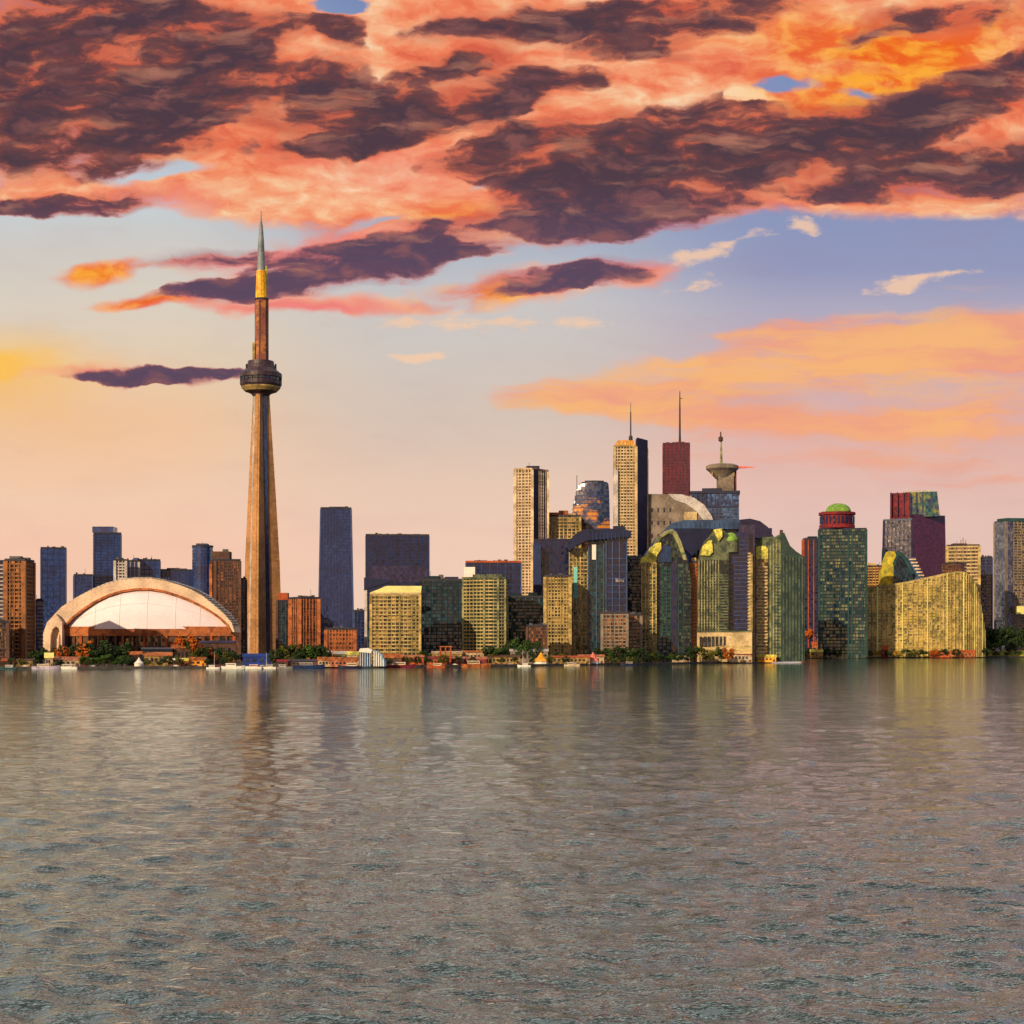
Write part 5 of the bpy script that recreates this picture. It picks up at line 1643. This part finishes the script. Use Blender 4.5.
# ------------------------------------------------------------------ trees
def leafmat(name, c1, c2):
    m = bpy.data.materials.new(name)
    m.use_nodes = True
    k = G(m.node_tree)
    b = k.n['Principled BSDF']
    co = k.n.new('ShaderNodeTexCoord').outputs['Object']
    k.put(b.inputs['Base Color'], k.mix(k.step(k.noise(co, 0.5, 3, 0.6), 0.35, 0.65), lin(c1), lin(c2)))
    b.inputs['Roughness'].default_value = 0.7
    b.inputs['Specular IOR Level'].default_value = 0.2
    return m


LM = {'dark': leafmat('leaf_dark', (26, 44, 24), (52, 72, 30)), 'olive': leafmat('leaf_olive', (58, 64, 20), (104, 104, 34)),
      'green': leafmat('leaf_green', (34, 66, 28), (78, 104, 34)), 'rust': leafmat('leaf_rust', (138, 62, 20), (200, 110, 30)),
      'gold': leafmat('leaf_gold', (150, 110, 24), (206, 166, 48))}
MT['bark'] = mat('bark', (62, 46, 34))


def crown_mesh(seed, kind):
    rnd = random.Random(seed)
    m = M()
    lobes = []
    for i in range(13):
        if kind == 'round':
            th, z = rnd.uniform(0, 6.28), rnd.uniform(0.30, 0.92)
            rr = 0.26 * math.sin(math.pi * min(1, max(0.1, (z - 0.12)))) ** 0.6
            lobes.append((rr * math.cos(th), rr * math.sin(th), z, rnd.uniform(0.10, 0.19)))
        else:
            z = 0.2 + 0.75 * i / 12
            rr = 0.14 * (1.05 - z)
            th = rnd.uniform(0, 6.28)
            lobes.append((rr * math.cos(th), rr * math.sin(th), z, 0.06 + 0.16 * (1.05 - z)))
    for (x, y, z, r) in lobes:
        for j in range(62):
            d = Vector((rnd.gauss(0, 1), rnd.gauss(0, 1), rnd.gauss(0, 1))).normalized()
            p = Vector((x, y, z)) + d * r * rnd.uniform(0.55, 1.1)
            s_ = rnd.uniform(0.022, 0.045)
            n_ = (d + Vector((rnd.gauss(0, .5), rnd.gauss(0, .5), rnd.gauss(0, .5)))).normalized()
            u = n_.orthogonal().normalized() * s_
            v = n_.cross(u)
            b = len(m.v)
            m.v += [tuple(p - u - v * .5), tuple(p + u * .8 - v * .8), tuple(p + u + v * .6), tuple(p - u * .5 + v)]
            m.f.append((b, b + 1, b + 2, b + 3))
    return m


PROTO = {}


def tree(label, px, D, h, leaf='dark', kind='round', wide=1.0, z=GZ, group='trees along the lake shore'):
    x = X(px, D)
    root = bpy.data.objects.new('tree' if kind == 'round' else 'pine_tree', None)
    COL.objects.link(root)
    root.location = (x, D, z - 0.2)
    root.scale = (h * wide, h * wide, h)
    root.rotation_euler = (0, 0, random.uniform(0, 6.28))
    root['label'] = label
    root['category'] = 'tree'
    root['group'] = group
    sd_ = random.randrange(5)
    key = (sd_, leaf, kind)
    if key not in PROTO:
        cm = crown_mesh(sd_ * 7 + 1, kind)
        me = bpy.data.meshes.new('crown')
        me.from_pydata(cm.v, [], cm.f)
        me.materials.append(LM[leaf])
        tm = M().cyl(0, 0, [(0.035, 0), (0.022, 0.3), (0.010, 0.8)], 6)
        for k in range(4):
            a = k * 1.7
            tm.tube((0, 0, 0.28 + 0.08 * k), (0.16 * math.cos(a), 0.16 * math.sin(a), 0.55 + 0.07 * k), (0.012, 0.005), 5)
        mt_ = bpy.data.meshes.new('trunk')
        mt_.from_pydata([tuple(v) for v in tm.v], [], tm.f)
        mt_.materials.append(MT['bark'])
        PROTO[key] = (me, mt_)
    for nm, me in zip(('crown', 'trunk'), PROTO[key]):
        o = bpy.data.objects.new(nm, me)
        COL.objects.link(o)
        o.parent = root
    return root


ORD = ['first', 'second', 'third', 'fourth', 'fifth', 'sixth', 'seventh', 'eighth', 'ninth', 'tenth', 'eleventh', 'twelfth']


def row(desc, pxs, D, h, leaf, kind='round', wide=1.15, z=GZ, dj=8.0, lab=None):
    for i, px in enumerate(pxs):
        lf = leaf if isinstance(leaf, str) else leaf[i % len(leaf)]
        hh = h * random.uniform(0.82, 1.12)
        tree('%s tree, %s from left %s' % ({'dark': 'dark green', 'olive': 'olive', 'green': 'green', 'rust': 'rust orange', 'gold': 'golden'}[lf], ORD[i], desc),
             px, D + random.uniform(-dj, dj), hh, lf, kind, wide, z)


row('in the clump behind the cream cabin', [34, 39, 47, 53, 58], 1400, 15, 'dark')
row('before the left half of the stadium', [66, 72, 78, 83, 88], 1440, 18, ['dark', 'dark', 'olive', 'dark', 'dark'])
row('in the dense stand left of the halls', [86, 92, 98, 104, 110, 116, 122], 1375, 20, 'dark', wide=1.2)
row('in the low line before the dense stand', [84, 90, 96, 102, 108, 114, 120, 125], 1345, 9, 'green', wide=1.5, dj=3)
tree('round rust orange tree left of the dense dark stand', 85, 1372, 22, 'rust', 'round', 1.0)
tree('smaller rust orange tree near the stadium buttress', 62, 1395, 17, 'rust', 'round', 1.0)
row('against the stadium parapet top', [180, 188, 195], 1480, 26, ['rust', 'dark', 'rust'], wide=0.8)
row('in front of the purple brown block', [197, 204, 212, 220, 228, 236], 1430, 16, ['olive', 'dark', 'rust', 'dark', 'olive', 'dark'])
row('between spire and tall navy tower', [276, 282, 288, 294, 300, 306, 312, 318, 324], 1430, 17, ['dark', 'dark', 'olive', 'dark', 'dark', 'dark', 'green', 'dark', 'dark'], wide=1.2)
row('low along the quay right of the red kiosk', [292, 299, 306, 313], 1370, 7, ['gold', 'olive', 'gold', 'rust'], wide=1.5)
row('at the foot of the golden grid block', [388, 396, 404, 412, 420], 1500, 9, ['olive', 'olive', 'green', 'olive', 'gold'], wide=1.4)
row('at the foot of the teal glass block', [424, 431, 438], 1560, 12, ['dark', 'olive', 'dark'])
row('in front of the gold and green block', [484, 490, 496, 503], 1545, 15, ['dark', 'dark', 'green', 'dark'], wide=1.1)
row('in front of the dark green glass block', [508, 514, 521, 528, 535], 1600, 24, ['dark', 'dark', 'green', 'dark', 'dark'], wide=1.0)
row('between the orange tent and the golden block', [548, 554, 560], 1590, 12, ['olive', 'dark', 'olive'])
row('in the bushy group below the glass complex', [600, 606, 612, 618, 624, 630, 636, 642], 1615, 16, ['dark', 'dark', 'green', 'dark', 'dark', 'green', 'dark', 'dark'], wide=1.25)
row('at the water before the bushy group', [608, 615, 622, 630, 638], 1590, 7, ['olive', 'green', 'dark', 'olive', 'dark'], wide=1.6, dj=3)
row('under the arched green tower', [646, 652, 658, 664, 670, 678, 686], 1700, 10, ['dark', 'olive', 'dark', 'dark', 'green', 'dark', 'dark'], wide=1.4)
row('below the grey green tower with the recess', [693, 700, 707, 714, 721, 728], 1740, 15, ['dark', 'olive', 'olive', 'olive', 'dark', 'rust'], wide=1.2)
row('around the shore bend', [748, 754, 779, 786, 792, 797], 1840, 9, ['dark', 'dark', 'rust', 'dark', 'dark', 'dark'], wide=1.5, dj=4)
row('between the green tower and the domed tower', [806, 811, 816, 821, 826], 2660, 48, ['rust', 'rust', 'rust', 'gold', 'rust'], wide=0.75)
row('along the shore under the domed tower', [806, 814, 822, 830, 838, 846], 2625, 15, ['dark', 'olive', 'dark', 'dark', 'dark', 'dark'], wide=1.7)
row('along the foot of the curved golden block', [853, 861, 869, 878, 888, 897, 906, 915, 924, 934, 944, 956], 2685 + 20, 13, ['dark', 'dark', 'olive', 'gold', 'dark', 'gold', 'dark', 'olive', 'dark', 'rust', 'dark', 'dark'], wide=1.7)
row('at the right end of the curved golden block', [966, 973, 980, 985], 2800, 22, ['dark', 'rust', 'dark', 'dark'], wide=1.3)
row('in the tall wood on the right bank', [987, 994, 1001, 1008, 1015, 1022, 1029], 3060, 52, 'dark', wide=1.0, z=8)
row('in the front line of the right bank wood', [984, 996, 1011, 1027], 3010, 22, ['dark', 'green', 'dark', 'dark', 'dark', 'green'], wide=1.3, z=6)
row('along the dark shore edge at far right', [976, 986, 996, 1007, 1018, 1028], 2960, 9, ['dark', 'dark', 'dark', 'dark', 'dark', 'dark'], wide=2.4, z=2)

for desc, pxs in (('on the quay before the leftmost sheds', [12, 22, 36, 59]), ('on the quay before the stadium halls', [128, 147, 160, 168, 179, 208, 224]),
                  ('on the quay right of the spire foot', [273, 290, 303, 321, 335, 352]), ('on the quay before the red pier sheds', [388, 409, 418, 428, 443, 459, 472]),
                  ('on the quay around the orange tent', [489, 501, 515, 532, 550, 566, 583])):
    for i, px in enumerate(pxs):
        D = shoreD(px) + 14
        tree('small %s quay tree, %s from left %s' % (('dark', 'olive', 'dark')[i % 3], ORD[i], desc), px, D, random.uniform(6, 10), ('dark', 'olive', 'dark')[i % 3], 'round', 1.3)

CARC = [('white', MT['white']), ('dark blue', MT['navy_trim']), ('red', MT['red']), ('silver', MT['pale_grey']), ('black', MT['dark_trim'])]
for i, px in enumerate([25, 40, 84, 93, 118, 176, 196, 219, 262, 283, 296, 315, 343, 394, 415, 455, 480, 497, 510, 557, 575, 612]):
    D = shoreD(px) + 9
    x = X(px, D)
    cn, cm = CARC[i % 5]
    t = Thing('parked_car', '%s car parked on the quay, %s of the parked cars from the left' % (cn, (ORD + ['thirteenth', 'fourteenth', 'fifteenth', 'sixteenth', 'seventeenth', 'eighteenth', 'nineteenth', 'twentieth', 'twenty first', 'twenty second'])[i]), 'car', (x, D, GZ), 'cars parked along the quay')
    z = GZ + 0.35
    m = M()
    m.loft([[(x - 2.2, D - .85, z), (x + 2.2, D - .85, z), (x + 2.2, D + .85, z), (x - 2.2, D + .85, z)], [(x - 2.2, D - .88, z + .5), (x + 2.15, D - .88, z + .45), (x + 2.15, D + .88, z + .45), (x - 2.2, D + .88, z + .5)],
            [(x - 1.5, D - .7, z + .6), (x + 1.2, D - .7, z + .55), (x + 1.2, D + .7, z + .55), (x - 1.5, D + .7, z + .6)], [(x - 1.1, D - .62, z + 1.1), (x + .5, D - .62, z + 1.1), (x + .5, D + .62, z + 1.1), (x - 1.1, D + .62, z + 1.1)]])
    m.build('body', cm, t)
    M().box(x - 0.3, D, z + .66, 1.9, 1.37, .32).build('window', MT['glassdark'], t)
    for sx in (-1.35, 1.35):
        for sy in (-.8, .8):
            M().tube((x + sx, D + sy - .12, GZ + .33), (x + sx, D + sy + .12, GZ + .33), .33, 10).build('wheel', MT['dark_trim'], t)

# lamp posts along the quay
for i in range(22):
    px = 6 + i * 28.5
    D = shoreD(px) + 5
    t = Thing('street_lamp', '%s slim dark quay lamp counted from the left edge' % (['first', 'second', 'third', 'fourth', 'fifth', 'sixth', 'seventh', 'eighth', 'ninth', 'tenth', 'eleventh', 'twelfth', 'thirteenth', 'fourteenth', 'fifteenth', 'sixteenth', 'seventeenth', 'eighteenth', 'nineteenth', 'twentieth', 'twenty first', 'twenty second'][i]), 'street lamp', (X(px, D), D, GZ), 'lamps along the quay')
    M().tube((X(px, D), D, GZ), (X(px, D), D, GZ + 7), (0.14, 0.09), 6).build('post', MT['dark_trim'], t)
    M().box(X(px, D), D - 0.5, GZ + 6.9, 0.5, 1.5, 0.25).build('lamp_head', MT['pale_grey'], t)

for o_ in COL.objects:
    if o_.get('label') and len(str(o_['label']).split()) > 16:
        print('LONG', o_['label'])
